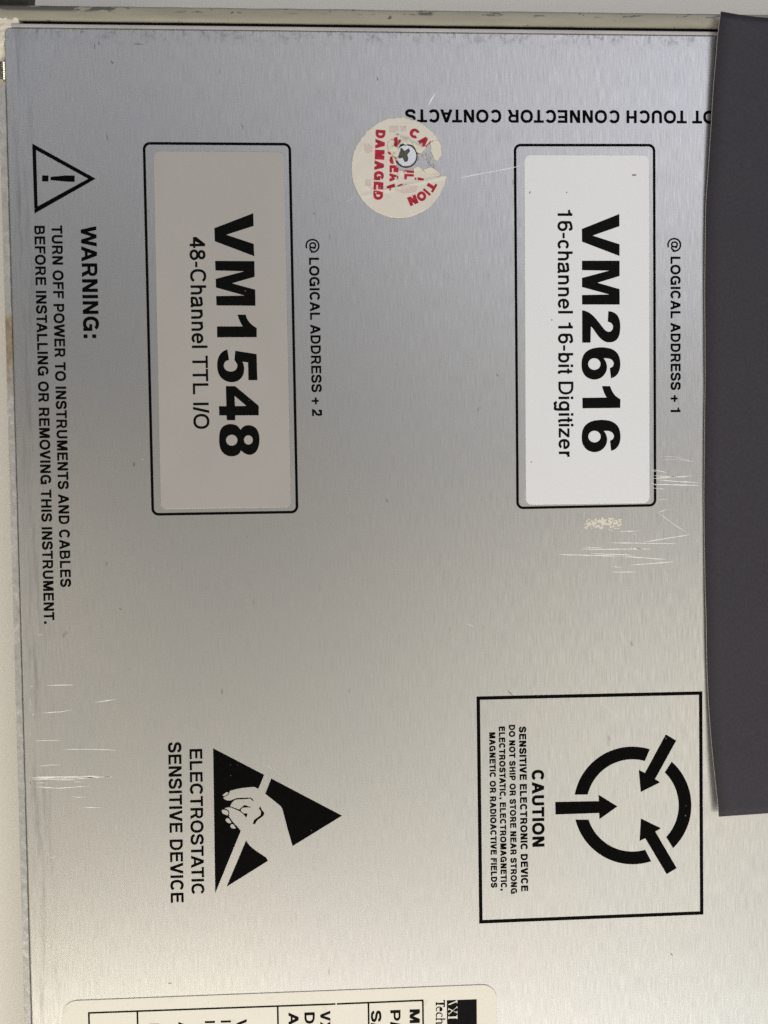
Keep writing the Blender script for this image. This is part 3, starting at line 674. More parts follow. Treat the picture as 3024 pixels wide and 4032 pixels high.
STAIN = [[(53.464,-1.101),(53.456,-1.168),(53.336,-1.212),(53.234,-1.242),(53.068,-1.124),(53.1,-1.048),(53.187,-0.97),(53.349,-0.952),(53.454,-1.005)],[(62.054,-5.321),(61.965,-5.419),(61.701,-5.584),(61.473,-5.537),(61.258,-5.362),(61.403,-5.221),(61.448,-5.1),(61.697,-5.12),(61.907,-5.188)],[(58.368,-4.808),(58.332,-4.876),(58.131,-4.982),(57.96,-4.896),(57.92,-4.843),(57.801,-4.757),(57.989,-4.675),(58.129,-4.618),(58.317,-4.72)],[(62.7,-3.872),(62.655,-3.947),(62.558,-3.982),(62.45,-3.951),(62.38,-3.916),(62.359,-3.822),(62.433,-3.767),(62.565,-3.744),(62.653,-3.764)],[(55.725,-4.271),(55.724,-4.376),(55.526,-4.458),(55.325,-4.375),(55.207,-4.308),(55.153,-4.182),(55.363,-4.146),(55.557,-4.073),(55.663,-4.181)],[(62.112,-3.266),(62.054,-3.434),(61.888,-3.549),(61.662,-3.502),(61.571,-3.332),(61.519,-3.165),(61.715,-3.025),(61.903,-3.064),(62.009,-3.097)],[(60.616,-4.107),(60.62,-4.362),(60.257,-4.541),(59.849,-4.434),(59.541,-4.22),(59.722,-3.946),(59.936,-3.753),(60.25,-3.793),(60.474,-3.82)],[(54.355,-4.641),(54.269,-4.75),(54.069,-4.789),(53.837,-4.805),(53.674,-4.699),(53.62,-4.541),(53.805,-4.518),(54.046,-4.439),(54.281,-4.523)],[(59.41,-4.123),(59.312,-4.35),(59.06,-4.501),(58.731,-4.31),(58.512,-4.177),(58.469,-4.027),(58.683,-3.854),(59.056,-3.9),(59.409,-3.867)],[(60.791,-3.703),(60.681,-3.829),(60.395,-4.046),(60.173,-3.872),(59.857,-3.749),(59.984,-3.573),(60.129,-3.388),(60.381,-3.454),(60.555,-3.484)],[(63.017,-3.588),(63.002,-3.716),(62.834,-3.808),(62.625,-3.76),(62.512,-3.638),(62.402,-3.524),(62.614,-3.446),(62.847,-3.315),(62.967,-3.424)],[(62.995,-3.304),(62.812,-3.396),(62.704,-3.435),(62.58,-3.399),(62.39,-3.346),(62.358,-3.241),(62.498,-3.185),(62.722,-3.153),(62.924,-3.203)],[(54.804,-2.835),(54.597,-3.007),(54.482,-3.004),(54.298,-2.973),(54.078,-2.882),(54.09,-2.743),(54.27,-2.622),(54.479,-2.63),(54.679,-2.747)],[(55.868,-3.823),(55.704,-4.022),(55.497,-4.094),(55.274,-3.993),(55.154,-3.901),(55.086,-3.741),(55.242,-3.582),(55.506,-3.543),(55.762,-3.64)],[(57.55,-4.524),(57.345,-4.739),(57.061,-4.845),(56.844,-4.782),(56.534,-4.588),(56.647,-4.382),(56.84,-4.231),(57.084,-4.285),(57.394,-4.353)],[(60.798,-2.616),(60.681,-2.746),(60.54,-2.814),(60.37,-2.779),(60.221,-2.68),(60.256,-2.552),(60.39,-2.495),(60.53,-2.443),(60.711,-2.524)],[(54.538,-3.83),(54.587,-3.892),(54.401,-3.944),(54.261,-3.988),(54.161,-3.879),(54.153,-3.76),(54.243,-3.716),(54.423,-3.714),(54.596,-3.747)],[(59.274,-3.051),(59.336,-3.249),(58.943,-3.287),(58.608,-3.304),(58.447,-3.111),(58.393,-2.963),(58.705,-2.773),(58.967,-2.826),(59.326,-2.835)],[(61.667,-4.106),(61.719,-4.281),(61.467,-4.308),(61.172,-4.271),(61.023,-4.163),(61.053,-3.991),(61.194,-3.964),(61.479,-3.886),(61.775,-4.008)],[(58.213,-5.151),(58.316,-5.309),(57.919,-5.482),(57.627,-5.539),(57.269,-5.218),(57.217,-5.034),(57.596,-4.812),(57.938,-4.795),(58.374,-4.949)],[(58.908,-3.326),(58.954,-3.541),(58.611,-3.647),(58.34,-3.647),(58.17,-3.422),(58.134,-3.247),(58.331,-3.047),(58.618,-2.939),(58.799,-3.101)],[(59.909,-4.057),(59.838,-4.154),(59.635,-4.309),(59.426,-4.17),(59.331,-4.123),(59.254,-3.951),(59.375,-3.896),(59.62,-3.798),(59.828,-3.875)],[(54.221,-4.994),(54.08,-5.095),(53.93,-5.203),(53.762,-5.179),(53.562,-5.036),(53.661,-4.925),(53.736,-4.888),(53.939,-4.776),(54.053,-4.856)],[(56.991,-3.449),(56.963,-3.509),(56.801,-3.55),(56.642,-3.519),(56.62,-3.472),(56.607,-3.384),(56.677,-3.328),(56.798,-3.275),(56.938,-3.345)],[(54.762,-3.949),(54.656,-4.067),(54.561,-4.092),(54.348,-4.174),(54.295,-4.028),(54.134,-3.854),(54.298,-3.781),(54.54,-3.742),(54.699,-3.842)],[(53.999,-4.211),(54.018,-4.337),(53.856,-4.331),(53.676,-4.308),(53.611,-4.262),(53.574,-4.152),(53.688,-4.101),(53.858,-4.077),(53.958,-4.143)],[(55.558,-5.312),(55.477,-5.41),(55.291,-5.421),(55.124,-5.449),(54.997,-5.371),(55.033,-5.231),(55.094,-5.207),(55.299,-5.141),(55.381,-5.235)],[(61.184,-3.294),(61.062,-3.374),(60.856,-3.508),(60.636,-3.394),(60.504,-3.353),(60.601,-3.238),(60.62,-3.055),(60.864,-3.11),(60.99,-3.188)],[(56.905,-3.542),(56.789,-3.635),(56.571,-3.803),(56.262,-3.731),(56.12,-3.605),(56.228,-3.472),(56.373,-3.371),(56.565,-3.381),(56.692,-3.355)],[(62.562,-5.332),(62.505,-5.438),(62.353,-5.494),(62.175,-5.446),(62.087,-5.362),(62.065,-5.258),(62.236,-5.185),(62.356,-5.105),(62.511,-5.224)],[(58.704,-4.17),(58.642,-4.408),(58.301,-4.459),(58.002,-4.418),(57.915,-4.241),(57.704,-4.019),(58.065,-3.995),(58.323,-3.795),(58.569,-3.913)],[(56.089,-4.469),(56.014,-4.548),(55.797,-4.646),(55.647,-4.577),(55.517,-4.518),(55.531,-4.394),(55.58,-4.274),(55.786,-4.295),(56.017,-4.361)],[(62.364,-4.186),(62.239,-4.249),(62.104,-4.337),(61.961,-4.291),(61.8,-4.224),(61.84,-4.137),(61.966,-4.011),(62.115,-4.034),(62.226,-4.102)],[(57.528,-3.662),(57.477,-3.779),(57.265,-3.824),(57.101,-3.784),(57.009,-3.694),(56.93,-3.592),(57.104,-3.551),(57.257,-3.467),(57.397,-3.556)],[(58.3,-2.543),(58.294,-2.661),(58.073,-2.745),(57.852,-2.773),(57.695,-2.613),(57.762,-2.471),(57.852,-2.34),(58.074,-2.281),(58.288,-2.398)],[(58.572,-2.882),(58.372,-2.994),(58.217,-3.144),(57.944,-3.106),(57.806,-2.951),(57.878,-2.785),(57.998,-2.706),(58.214,-2.708),(58.513,-2.757)],[(60.894,-5.918),(60.821,-6.066),(60.648,-6.106),(60.481,-6.109),(60.338,-5.973),(60.295,-5.843),(60.42,-5.734),(60.652,-5.769),(60.821,-5.791)],[(60.52,-3.523),(60.527,-3.639),(60.362,-3.692),(60.194,-3.618),(60.022,-3.556),(60.136,-3.465),(60.191,-3.388),(60.38,-3.348),(60.506,-3.425)],[(62.885,-4.568),(62.806,-4.705),(62.482,-4.887),(62.163,-4.855),(62.036,-4.622),(62.125,-4.471),(62.191,-4.28),(62.448,-4.31),(62.706,-4.341)],[(56.145,-3.822),(56.111,-3.943),(55.979,-4.027),(55.77,-3.983),(55.529,-3.886),(55.67,-3.763),(55.725,-3.692),(55.963,-3.551),(56.103,-3.678)],[(58.791,-4.272),(58.519,-4.41),(58.276,-4.484),(57.855,-4.442),(57.739,-4.355),(57.702,-4.147),(57.875,-3.925),(58.269,-3.852),(58.433,-4.047)],[(58.187,-3.555),(58.188,-3.706),(57.874,-3.838),(57.48,-3.849),(57.452,-3.674),(57.21,-3.384),(57.477,-3.207),(57.868,-3.109),(58.102,-3.27)],[(58.979,-3.669),(58.807,-3.939),(58.564,-3.985),(58.248,-3.944),(57.937,-3.772),(57.963,-3.521),(58.253,-3.312),(58.537,-3.249),(58.796,-3.498)],[(61.403,-4.967),(61.331,-5.052),(61.181,-5.146),(61.027,-5.062),(60.99,-4.992),(60.925,-4.914),(61.024,-4.859),(61.194,-4.78),(61.336,-4.878)],[(59.065,-3.704),(59.039,-3.808),(58.869,-3.852),(58.717,-3.782),(58.572,-3.744),(58.61,-3.647),(58.724,-3.601),(58.869,-3.547),(58.976,-3.602)],[(54.954,-3.734),(54.858,-3.91),(54.621,-3.985),(54.396,-3.956),(54.361,-3.798),(54.339,-3.668),(54.445,-3.6),(54.62,-3.488),(54.834,-3.561)],[(53.643,-5.063),(53.66,-5.199),(53.458,-5.223),(53.312,-5.204),(53.134,-5.116),(53.199,-4.988),(53.288,-4.867),(53.464,-4.897),(53.646,-4.966)],[(59.321,-4.159),(59.332,-4.28),(59.206,-4.312),(59.051,-4.318),(58.919,-4.217),(58.927,-4.103),(59.041,-4.028),(59.201,-4.048),(59.34,-4.097)],[(61.379,-4.748),(61.329,-4.954),(61.128,-5),(60.854,-4.98),(60.792,-4.856),(60.691,-4.664),(60.899,-4.425),(61.121,-4.461),(61.3,-4.635)],[(56.732,-3.716),(56.685,-3.846),(56.439,-3.951),(56.297,-3.898),(56.074,-3.778),(56.188,-3.651),(56.3,-3.544),(56.453,-3.494),(56.613,-3.585)],[(55.666,-3.852),(55.74,-3.971),(55.563,-3.985),(55.37,-3.984),(55.353,-3.893),(55.326,-3.812),(55.431,-3.707),(55.554,-3.739),(55.63,-3.762)],[(62.339,-3.88),(62.303,-4.03),(61.983,-4.171),(61.642,-4.206),(61.517,-4),(61.424,-3.742),(61.616,-3.667),(61.947,-3.631),(62.217,-3.741)],[(55.252,-4.647),(55.21,-4.7),(55.056,-4.801),(54.916,-4.75),(54.779,-4.669),(54.876,-4.609),(54.909,-4.509),(55.07,-4.477),(55.206,-4.585)],[(58.632,-3.809),(58.665,-3.953),(58.431,-4.099),(58.163,-3.991),(58.092,-3.891),(57.965,-3.72),(58.152,-3.557),(58.427,-3.519),(58.626,-3.675)],[(63.465,-2.994),(63.399,-3.068),(63.3,-3.111),(63.192,-3.081),(63.069,-3.044),(63.144,-2.941),(63.175,-2.909),(63.312,-2.857),(63.418,-2.91)],[(54.897,-3.713),(54.751,-3.86),(54.561,-3.872),(54.378,-3.864),(54.238,-3.768),(54.271,-3.638),(54.306,-3.494),(54.589,-3.476),(54.731,-3.525)],[(62.425,-3.709),(62.287,-3.801),(62.141,-3.944),(61.959,-3.901),(61.881,-3.763),(61.852,-3.631),(61.973,-3.484),(62.15,-3.53),(62.289,-3.555)],[(59.451,-4.084),(59.373,-4.162),(59.256,-4.246),(59.104,-4.157),(59.095,-4.127),(59.065,-4.03),(59.104,-3.948),(59.257,-3.94),(59.413,-3.998)],[(56.144,-3.579),(56.108,-3.637),(55.971,-3.714),(55.838,-3.652),(55.745,-3.614),(55.707,-3.531),(55.862,-3.449),(55.966,-3.45),(56.048,-3.498)],[(61.976,-3.232),(61.79,-3.406),(61.636,-3.459),(61.391,-3.352),(61.323,-3.278),(61.242,-3.135),(61.368,-2.964),(61.612,-2.967),(61.814,-3.095)],[(55.129,-4.137),(55.025,-4.223),(54.913,-4.236),(54.745,-4.283),(54.683,-4.19),(54.717,-4.095),(54.785,-3.988),(54.895,-4.001),(54.971,-4.076)],[(57.161,-4.703),(57.036,-4.956),(56.673,-5.029),(56.272,-4.999),(55.999,-4.823),(56.222,-4.608),(56.382,-4.396),(56.642,-4.295),(56.903,-4.538)],[(55.608,-3.256),(55.523,-3.39),(55.191,-3.418),(55.006,-3.51),(54.825,-3.345),(54.87,-3.161),(54.997,-3.093),(55.222,-3.054),(55.486,-3.081)],[(58.831,-3.862),(58.846,-3.946),(58.692,-3.964),(58.554,-3.986),(58.515,-3.889),(58.494,-3.822),(58.569,-3.782),(58.701,-3.747),(58.867,-3.783)],[(58.118,-3.958),(58.147,-4.042),(57.969,-4.154),(57.792,-4.132),(57.742,-4.024),(57.764,-3.894),(57.848,-3.798),(57.956,-3.817),(58.133,-3.893)],[(54.899,-4.321),(54.844,-4.434),(54.762,-4.485),(54.583,-4.458),(54.504,-4.35),(54.447,-4.243),(54.589,-4.163),(54.755,-4.164),(54.923,-4.247)],[(60.72,-2.789),(60.375,-2.998),(60.148,-3.167),(59.823,-3.057),(59.732,-2.859),(59.603,-2.679),(59.748,-2.472),(60.16,-2.436),(60.524,-2.62)],[(61.521,-4.192),(61.515,-4.307),(61.308,-4.338),(61.026,-4.357),(60.812,-4.262),(60.834,-4.101),(61.068,-4.066),(61.3,-3.985),(61.479,-4.039)],[(56.184,-4.149),(56.077,-4.349),(55.797,-4.496),(55.551,-4.371),(55.248,-4.191),(55.345,-4.053),(55.489,-3.891),(55.793,-3.834),(55.995,-3.957)],[(54,-5.147),(54.016,-5.277),(53.821,-5.303),(53.626,-5.279),(53.557,-5.175),(53.478,-5.093),(53.674,-5.027),(53.837,-5.008),(53.917,-5.001)],[(60.427,-3.918),(60.372,-4.01),(60.225,-4.122),(60.048,-4.063),(59.896,-3.95),(59.899,-3.83),(60.081,-3.816),(60.239,-3.788),(60.365,-3.798)],[(57.739,-3.236),(57.601,-3.509),(57.397,-3.533),(57.023,-3.54),(56.719,-3.31),(56.708,-3.13),(57.116,-2.854),(57.405,-2.791),(57.79,-3.072)],[(60.345,-4.206),(60.14,-4.382),(59.947,-4.528),(59.684,-4.461),(59.378,-4.318),(59.372,-4.084),(59.582,-4.025),(59.94,-3.9),(60.199,-3.966)],[(60.463,-4.2),(60.332,-4.395),(60.197,-4.434),(59.96,-4.449),(59.843,-4.257),(59.894,-4.086),(59.893,-4.011),(60.213,-3.974),(60.455,-4.088)],[(55.226,-4.141),(55.124,-4.237),(54.9,-4.419),(54.681,-4.293),(54.429,-4.191),(54.571,-4.036),(54.626,-3.957),(54.886,-3.945),(55.096,-3.967)],[(54.197,-3.832),(54.125,-3.911),(53.988,-4.005),(53.807,-3.937),(53.694,-3.899),(53.649,-3.778),(53.76,-3.682),(54.007,-3.627),(54.177,-3.689)],[(60.241,-4.424),(60.226,-4.537),(60.067,-4.553),(59.953,-4.504),(59.898,-4.449),(59.787,-4.384),(59.96,-4.293),(60.074,-4.326),(60.176,-4.366)],[(60.043,-4.183),(59.865,-4.401),(59.617,-4.418),(59.396,-4.326),(59.285,-4.232),(59.055,-4.082),(59.323,-3.989),(59.613,-3.895),(59.856,-4.049)],[(56.194,-4.848),(55.986,-4.964),(55.834,-5.019),(55.629,-4.955),(55.475,-4.921),(55.564,-4.751),(55.672,-4.593),(55.841,-4.682),(56.014,-4.707)],[(60.274,-5.625),(60.156,-5.768),(60.01,-5.837),(59.81,-5.756),(59.715,-5.692),(59.639,-5.537),(59.847,-5.455),(60.015,-5.487),(60.192,-5.477)],[(60.484,-3.361),(60.287,-3.523),(59.913,-3.581),(59.665,-3.591),(59.521,-3.489),(59.523,-3.273),(59.646,-3.05),(59.932,-3.03),(60.302,-3.104)],[(62.322,-3.634),(62.336,-3.808),(62.128,-3.803),(61.842,-3.883),(61.62,-3.731),(61.727,-3.523),(61.897,-3.359),(62.134,-3.417),(62.413,-3.511)],[(60.642,-4.927),(60.482,-5.045),(60.318,-5.233),(60.086,-5.165),(60.046,-4.979),(59.878,-4.845),(60.078,-4.751),(60.329,-4.615),(60.601,-4.746)],[(54.953,-5.008),(54.922,-5.111),(54.836,-5.092),(54.674,-5.082),(54.638,-5.034),(54.634,-4.968),(54.737,-4.88),(54.85,-4.917),(54.937,-4.923)],[(55.898,-3.581),(55.893,-3.724),(55.689,-3.824),(55.495,-3.721),(55.379,-3.651),(55.344,-3.506),(55.474,-3.374),(55.696,-3.294),(55.832,-3.473)],[(54.903,-3.709),(54.844,-3.766),(54.784,-3.851),(54.654,-3.839),(54.589,-3.749),(54.568,-3.662),(54.678,-3.56),(54.771,-3.606),(54.904,-3.659)],[(56.473,-5.054),(56.512,-5.127),(56.358,-5.183),(56.201,-5.207),(56.178,-5.093),(56.11,-4.993),(56.194,-4.913),(56.359,-4.882),(56.524,-4.992)],[(54.594,-2.92),(54.574,-3.041),(54.357,-3.041),(54.235,-3.015),(54.1,-2.973),(54.138,-2.852),(54.159,-2.778),(54.385,-2.811),(54.548,-2.833)],[(53.697,-4.845),(53.659,-4.913),(53.465,-4.981),(53.344,-4.986),(53.228,-4.892),(53.242,-4.775),(53.306,-4.747),(53.49,-4.687),(53.601,-4.742)],[(54.514,-4.432),(54.483,-4.522),(54.307,-4.561),(54.153,-4.589),(54.061,-4.498),(54.073,-4.378),(54.178,-4.242),(54.333,-4.33),(54.461,-4.331)],[(54.222,-3.315),(54.174,-3.44),(53.968,-3.461),(53.728,-3.549),(53.667,-3.352),(53.613,-3.237),(53.729,-3.062),(53.982,-3.046),(54.226,-3.175)],[(57.729,-5.062),(57.589,-5.147),(57.425,-5.216),(57.239,-5.261),(57.109,-5.127),(57.099,-4.989),(57.233,-4.91),(57.42,-4.807),(57.551,-4.915)],[(53.626,-4.134),(53.548,-4.239),(53.404,-4.269),(53.251,-4.247),(53.108,-4.192),(53.171,-4.08),(53.253,-3.946),(53.397,-3.969),(53.608,-4.035)],[(56.508,-3.956),(56.367,-4.162),(56.127,-4.201),(55.878,-4.157),(55.654,-4.052),(55.699,-3.866),(55.838,-3.752),(56.14,-3.786),(56.288,-3.791)],[(60.849,-5.106),(60.807,-5.217),(60.692,-5.247),(60.557,-5.176),(60.455,-5.136),(60.401,-5.043),(60.587,-5.007),(60.702,-5.003),(60.819,-4.997)],[(53.71,-4.947),(53.718,-5.05),(53.566,-5.139),(53.433,-5.032),(53.26,-4.983),(53.229,-4.872),(53.373,-4.816),(53.574,-4.753),(53.736,-4.878)],[(56.37,-3.8),(56.376,-3.883),(56.207,-3.9),(56.104,-3.902),(55.998,-3.832),(55.941,-3.753),(56.089,-3.698),(56.224,-3.64),(56.304,-3.715)],[(58.566,-3.189),(58.545,-3.455),(58.15,-3.481),(57.798,-3.425),(57.736,-3.251),(57.658,-3.067),(57.792,-2.912),(58.178,-2.916),(58.505,-3.054)],[(63.512,-4.253),(63.387,-4.36),(63.193,-4.538),(62.904,-4.383),(62.704,-4.315),(62.82,-4.159),(62.901,-4.09),(63.192,-3.963),(63.332,-4.144)],[(55.638,-3.839),(55.543,-3.935),(55.458,-3.996),(55.293,-3.97),(55.176,-3.887),(55.232,-3.791),(55.291,-3.682),(55.439,-3.743),(55.631,-3.73)],[(63.147,-3.093),(63.008,-3.204),(62.756,-3.346),(62.427,-3.301),(62.285,-3.193),(62.417,-2.997),(62.51,-2.883),(62.766,-2.786),(63.047,-2.918)],[(54.342,-3.818),(54.308,-3.946),(54.178,-3.955),(54.058,-3.964),(53.889,-3.849),(53.904,-3.753),(53.995,-3.671),(54.191,-3.705),(54.32,-3.722)],[(61.283,-2.764),(61.2,-2.975),(60.959,-3.014),(60.696,-2.907),(60.489,-2.866),(60.494,-2.64),(60.673,-2.515),(60.957,-2.485),(61.172,-2.538)],[(60.685,-3.535),(60.688,-3.623),(60.49,-3.73),(60.344,-3.632),(60.281,-3.588),(60.172,-3.491),(60.291,-3.348),(60.48,-3.429),(60.642,-3.408)],[(61.691,-3.819),(61.568,-3.919),(61.386,-4.094),(61.057,-4.033),(60.964,-3.894),(60.853,-3.696),(61.136,-3.555),(61.371,-3.568),(61.6,-3.613)],[(63.161,-4.313),(62.991,-4.497),(62.771,-4.549),(62.565,-4.494),(62.321,-4.363),(62.398,-4.227),(62.578,-4.144),(62.787,-4.05),(63.022,-4.197)],[(56.731,-3.005),(56.53,-3.146),(56.318,-3.285),(55.969,-3.257),(55.863,-3.071),(55.846,-2.895),(56.006,-2.783),(56.291,-2.647),(56.583,-2.874)],[(54.408,-3.872),(54.312,-3.955),(54.23,-3.993),(54.011,-4.042),(53.964,-3.91),(53.943,-3.798),(54.024,-3.765),(54.211,-3.707),(54.367,-3.754)],[(63.206,-3.618),(63.185,-3.739),(62.978,-3.775),(62.766,-3.781),(62.532,-3.693),(62.695,-3.531),(62.784,-3.387),(62.955,-3.325),(63.118,-3.475)],[(54.477,-4.119),(54.554,-4.222),(54.303,-4.359),(54.057,-4.225),(53.986,-4.166),(53.928,-4.045),(54.053,-3.919),(54.299,-3.983),(54.397,-3.942)]]
vs, tri = fill(STAIN)
o = link('residue_patch', [(x, y, .05 + .03 * noise.noise(Vector((x, y, 0)))) for x, y in vs], tri, M_RESIDUE, cover); o['label'] = 'small patch of yellowed adhesive residue'

# ---- stickers
def sticker(corners, rad, mat, label, nums, owner):
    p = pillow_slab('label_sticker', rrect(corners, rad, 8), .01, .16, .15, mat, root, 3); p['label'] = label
    print_shapes('model_number', nums, .185, M_INK2, p)
    for ow, txt, w, a, b, cap, prefix, _ in TEXT:
        if ow == owner: lettering(txt, w, a, b, cap, .185, M_INK2, p)
    return p
NUM_GREY = [([(-32.618,77.571),(-32.586,74.317),(-39.625,72.063),(-32.642,69.713),(-32.576,66.577),(-42.602,70.406),(-42.659,73.75)],[]),([(-42.641,65.4),(-32.568,65.322),(-32.581,61.303),(-38.429,59.654),(-32.486,58.003),(-32.502,53.881),(-42.528,53.984),(-42.542,56.402),(-35.222,56.502),(-42.56,58.599),(-42.578,60.794),
 (-35.227,62.722),(-42.597,62.957)],[]),([(-42.48,48.62),(-35.91,48.586),(-36.158,49.066),(-36.407,49.545),(-36.637,50.038),(-36.838,50.555),(-37.021,51.085),(-37.204,51.615),(-35.065,51.605),(-34.977,51.291),(-34.89,50.977),
 (-34.768,50.659),(-34.597,50.331),(-34.391,49.998),(-34.157,49.68),(-33.892,49.38),(-33.599,49.093),(-33.291,48.825),(-32.969,48.58),(-32.632,48.353),(-32.295,48.126),(-32.339,45.792),(-42.506,45.819)],[]),([(-37.922,42.34),(-32.564,41.454),(-32.436,41.323),(-32.388,34.713),(-34.689,34.732),(-34.705,39.297),(-36.097,39.524),(-36.001,39.256),(-35.905,38.989),(-35.827,38.697),(-35.767,38.375),
 (-35.725,38.028),(-35.717,37.653),(-35.746,37.229),(-35.809,36.775),(-35.916,36.351),(-36.066,35.975),(-36.259,35.629),(-36.499,35.312),(-36.794,35.017),(-37.137,34.751),(-37.512,34.538),(-37.926,34.387),
 (-38.372,34.289),(-38.818,34.244),(-39.257,34.256),(-39.695,34.321),(-40.113,34.429),(-40.511,34.582),(-40.889,34.778),(-41.227,35.003),(-41.517,35.248),(-41.768,35.522),(-41.989,35.834),(-42.187,36.189),
 (-42.354,36.583),(-42.485,37.01),(-42.573,37.486),(-42.624,37.996),(-42.645,38.486),(-42.636,38.943),(-42.597,39.379),(-42.532,39.787),(-42.443,40.16),(-42.328,40.505),(-42.191,40.825),(-42.035,41.121),
 (-41.857,41.393),(-41.656,41.645),(-41.431,41.883),(-41.182,42.101),(-40.908,42.29),(-40.6,42.438),(-40.266,42.556),(-39.932,42.674),(-39.554,39.939),(-39.748,39.91),(-39.943,39.881),(-40.136,39.813),
 (-40.34,39.692),(-40.543,39.533),(-40.708,39.34),(-40.825,39.1),(-40.904,38.825),(-40.94,38.561),(-40.927,38.316),(-40.871,38.081),(-40.781,37.865),(-40.653,37.669),(-40.492,37.492),(-40.315,37.341),
 (-40.132,37.217),(-39.933,37.119),(-39.715,37.049),(-39.466,37.008),(-39.196,36.995),(-38.936,37.009),(-38.692,37.049),(-38.456,37.116),(-38.239,37.212),(-38.04,37.333),(-37.858,37.483),(-37.71,37.668),
 (-37.598,37.911),(-37.519,38.189),(-37.479,38.448),(-37.475,38.653),(-37.509,38.84),(-37.597,39.057),(-37.758,39.333),(-37.972,39.64),(-38.185,39.947)],[]),([(-40.52,33.248),(-38.319,33.23),(-38.23,33.199),(-38.141,33.168),(-38.037,33.113),(-37.908,33.018),(-37.763,32.898),(-37.618,32.778),(-32.353,28.265),(-32.15,27.978),(-32.194,25.618),
 (-38.25,25.661),(-38.303,24.406),(-40.431,24.447),(-40.52,25.684),(-42.363,25.702),(-42.409,28.076),(-40.501,28.077)],[[(-38.34,30.677),(-38.088,30.504),(-35.343,28.084),(-38.25,28.055)]]),([(-36.978,21.937),(-36.723,22.222),(-36.468,22.507),(-36.204,22.738),(-35.927,22.894),(-35.641,22.996),(-35.345,23.062),(-35.042,23.101),(-34.729,23.103),(-34.397,23.052),(-34.019,22.942),
 (-33.622,22.779),(-33.267,22.564),(-32.977,22.292),(-32.73,21.969),(-32.526,21.603),(-32.368,21.178),(-32.252,20.71),(-32.171,20.265),(-32.125,19.876),(-32.113,19.508),(-32.126,19.12),(-32.16,18.686),
 (-32.219,18.231),(-32.313,17.787),(-32.442,17.354),(-32.606,16.932),(-32.811,16.553),(-33.067,16.221),(-33.365,15.932),(-33.682,15.705),(-34.02,15.545),(-34.377,15.447),(-34.732,15.412),(-35.094,15.454),
 (-35.454,15.559),(-35.771,15.683),(-36.022,15.816),(-36.23,15.968),(-36.427,16.12),(-36.621,16.265),(-36.804,16.41),(-36.988,16.556),(-37.072,16.348),(-37.157,16.141),(-37.284,15.94),(-37.467,15.738),
 (-37.692,15.542),(-37.959,15.376),(-38.277,15.245),(-38.638,15.143),(-39.007,15.084),(-39.38,15.066),(-39.762,15.09),(-40.143,15.165),(-40.529,15.291),(-40.915,15.468),(-41.268,15.703),(-41.584,16.006),
 (-41.867,16.368),(-42.099,16.76),(-42.268,17.186),(-42.387,17.642),(-42.469,18.098),(-42.516,18.532),(-42.527,18.965),(-42.518,19.43),(-42.499,19.966),(-42.46,20.532),(-42.391,21.046),(-42.291,21.473),
 (-42.161,21.846),(-41.99,22.183),(-41.77,22.488),(-41.509,22.757),(-41.217,22.982),(-40.891,23.165),(-40.534,23.305),(-40.168,23.399),(-39.792,23.444),(-39.407,23.443),(-39.033,23.406),(-38.662,23.331),
 (-38.303,23.22),(-37.997,23.09),(-37.772,22.949),(-37.6,22.789),(-37.438,22.609),(-37.278,22.399),(-37.128,22.168)],[[(-37.817,19.233),(-37.844,18.989),(-37.915,18.752),(-38.028,18.531),(-38.178,18.331),(-38.363,18.16),(-38.575,18.021),(-38.809,17.92),(-39.058,17.86),(-39.313,17.841),(-39.567,17.866),(-39.813,17.932),
 (-40.043,18.039),(-40.25,18.182),(-40.427,18.358),(-40.57,18.561),(-40.673,18.784),(-40.735,19.022),(-40.752,19.267),(-40.725,19.512),(-40.654,19.748),(-40.542,19.969),(-40.391,20.168),(-40.207,20.34),
 (-39.994,20.478),(-39.761,20.58),(-39.512,20.64),(-39.257,20.659),(-39.003,20.635),(-38.757,20.568),(-38.527,20.462),(-38.32,20.319),(-38.143,20.143),(-38,19.94),(-37.896,19.716),(-37.835,19.478)],[(-33.852,19.264),(-33.873,19.057),(-33.928,18.857),(-34.016,18.67),(-34.133,18.501),(-34.276,18.356),(-34.441,18.239),(-34.623,18.153),(-34.815,18.102),(-35.013,18.086),(-35.211,18.106),(-35.401,18.162),
 (-35.58,18.252),(-35.74,18.373),(-35.877,18.522),(-35.988,18.693),(-36.068,18.882),(-36.115,19.083),(-36.129,19.29),(-36.107,19.497),(-36.052,19.696),(-35.965,19.884),(-35.848,20.052),(-35.705,20.197),
 (-35.54,20.315),(-35.358,20.4),(-35.166,20.452),(-34.968,20.468),(-34.77,20.447),(-34.58,20.392),(-34.402,20.302),(-34.241,20.181),(-34.104,20.032),(-33.993,19.861),(-33.913,19.672),(-33.865,19.471)]])]
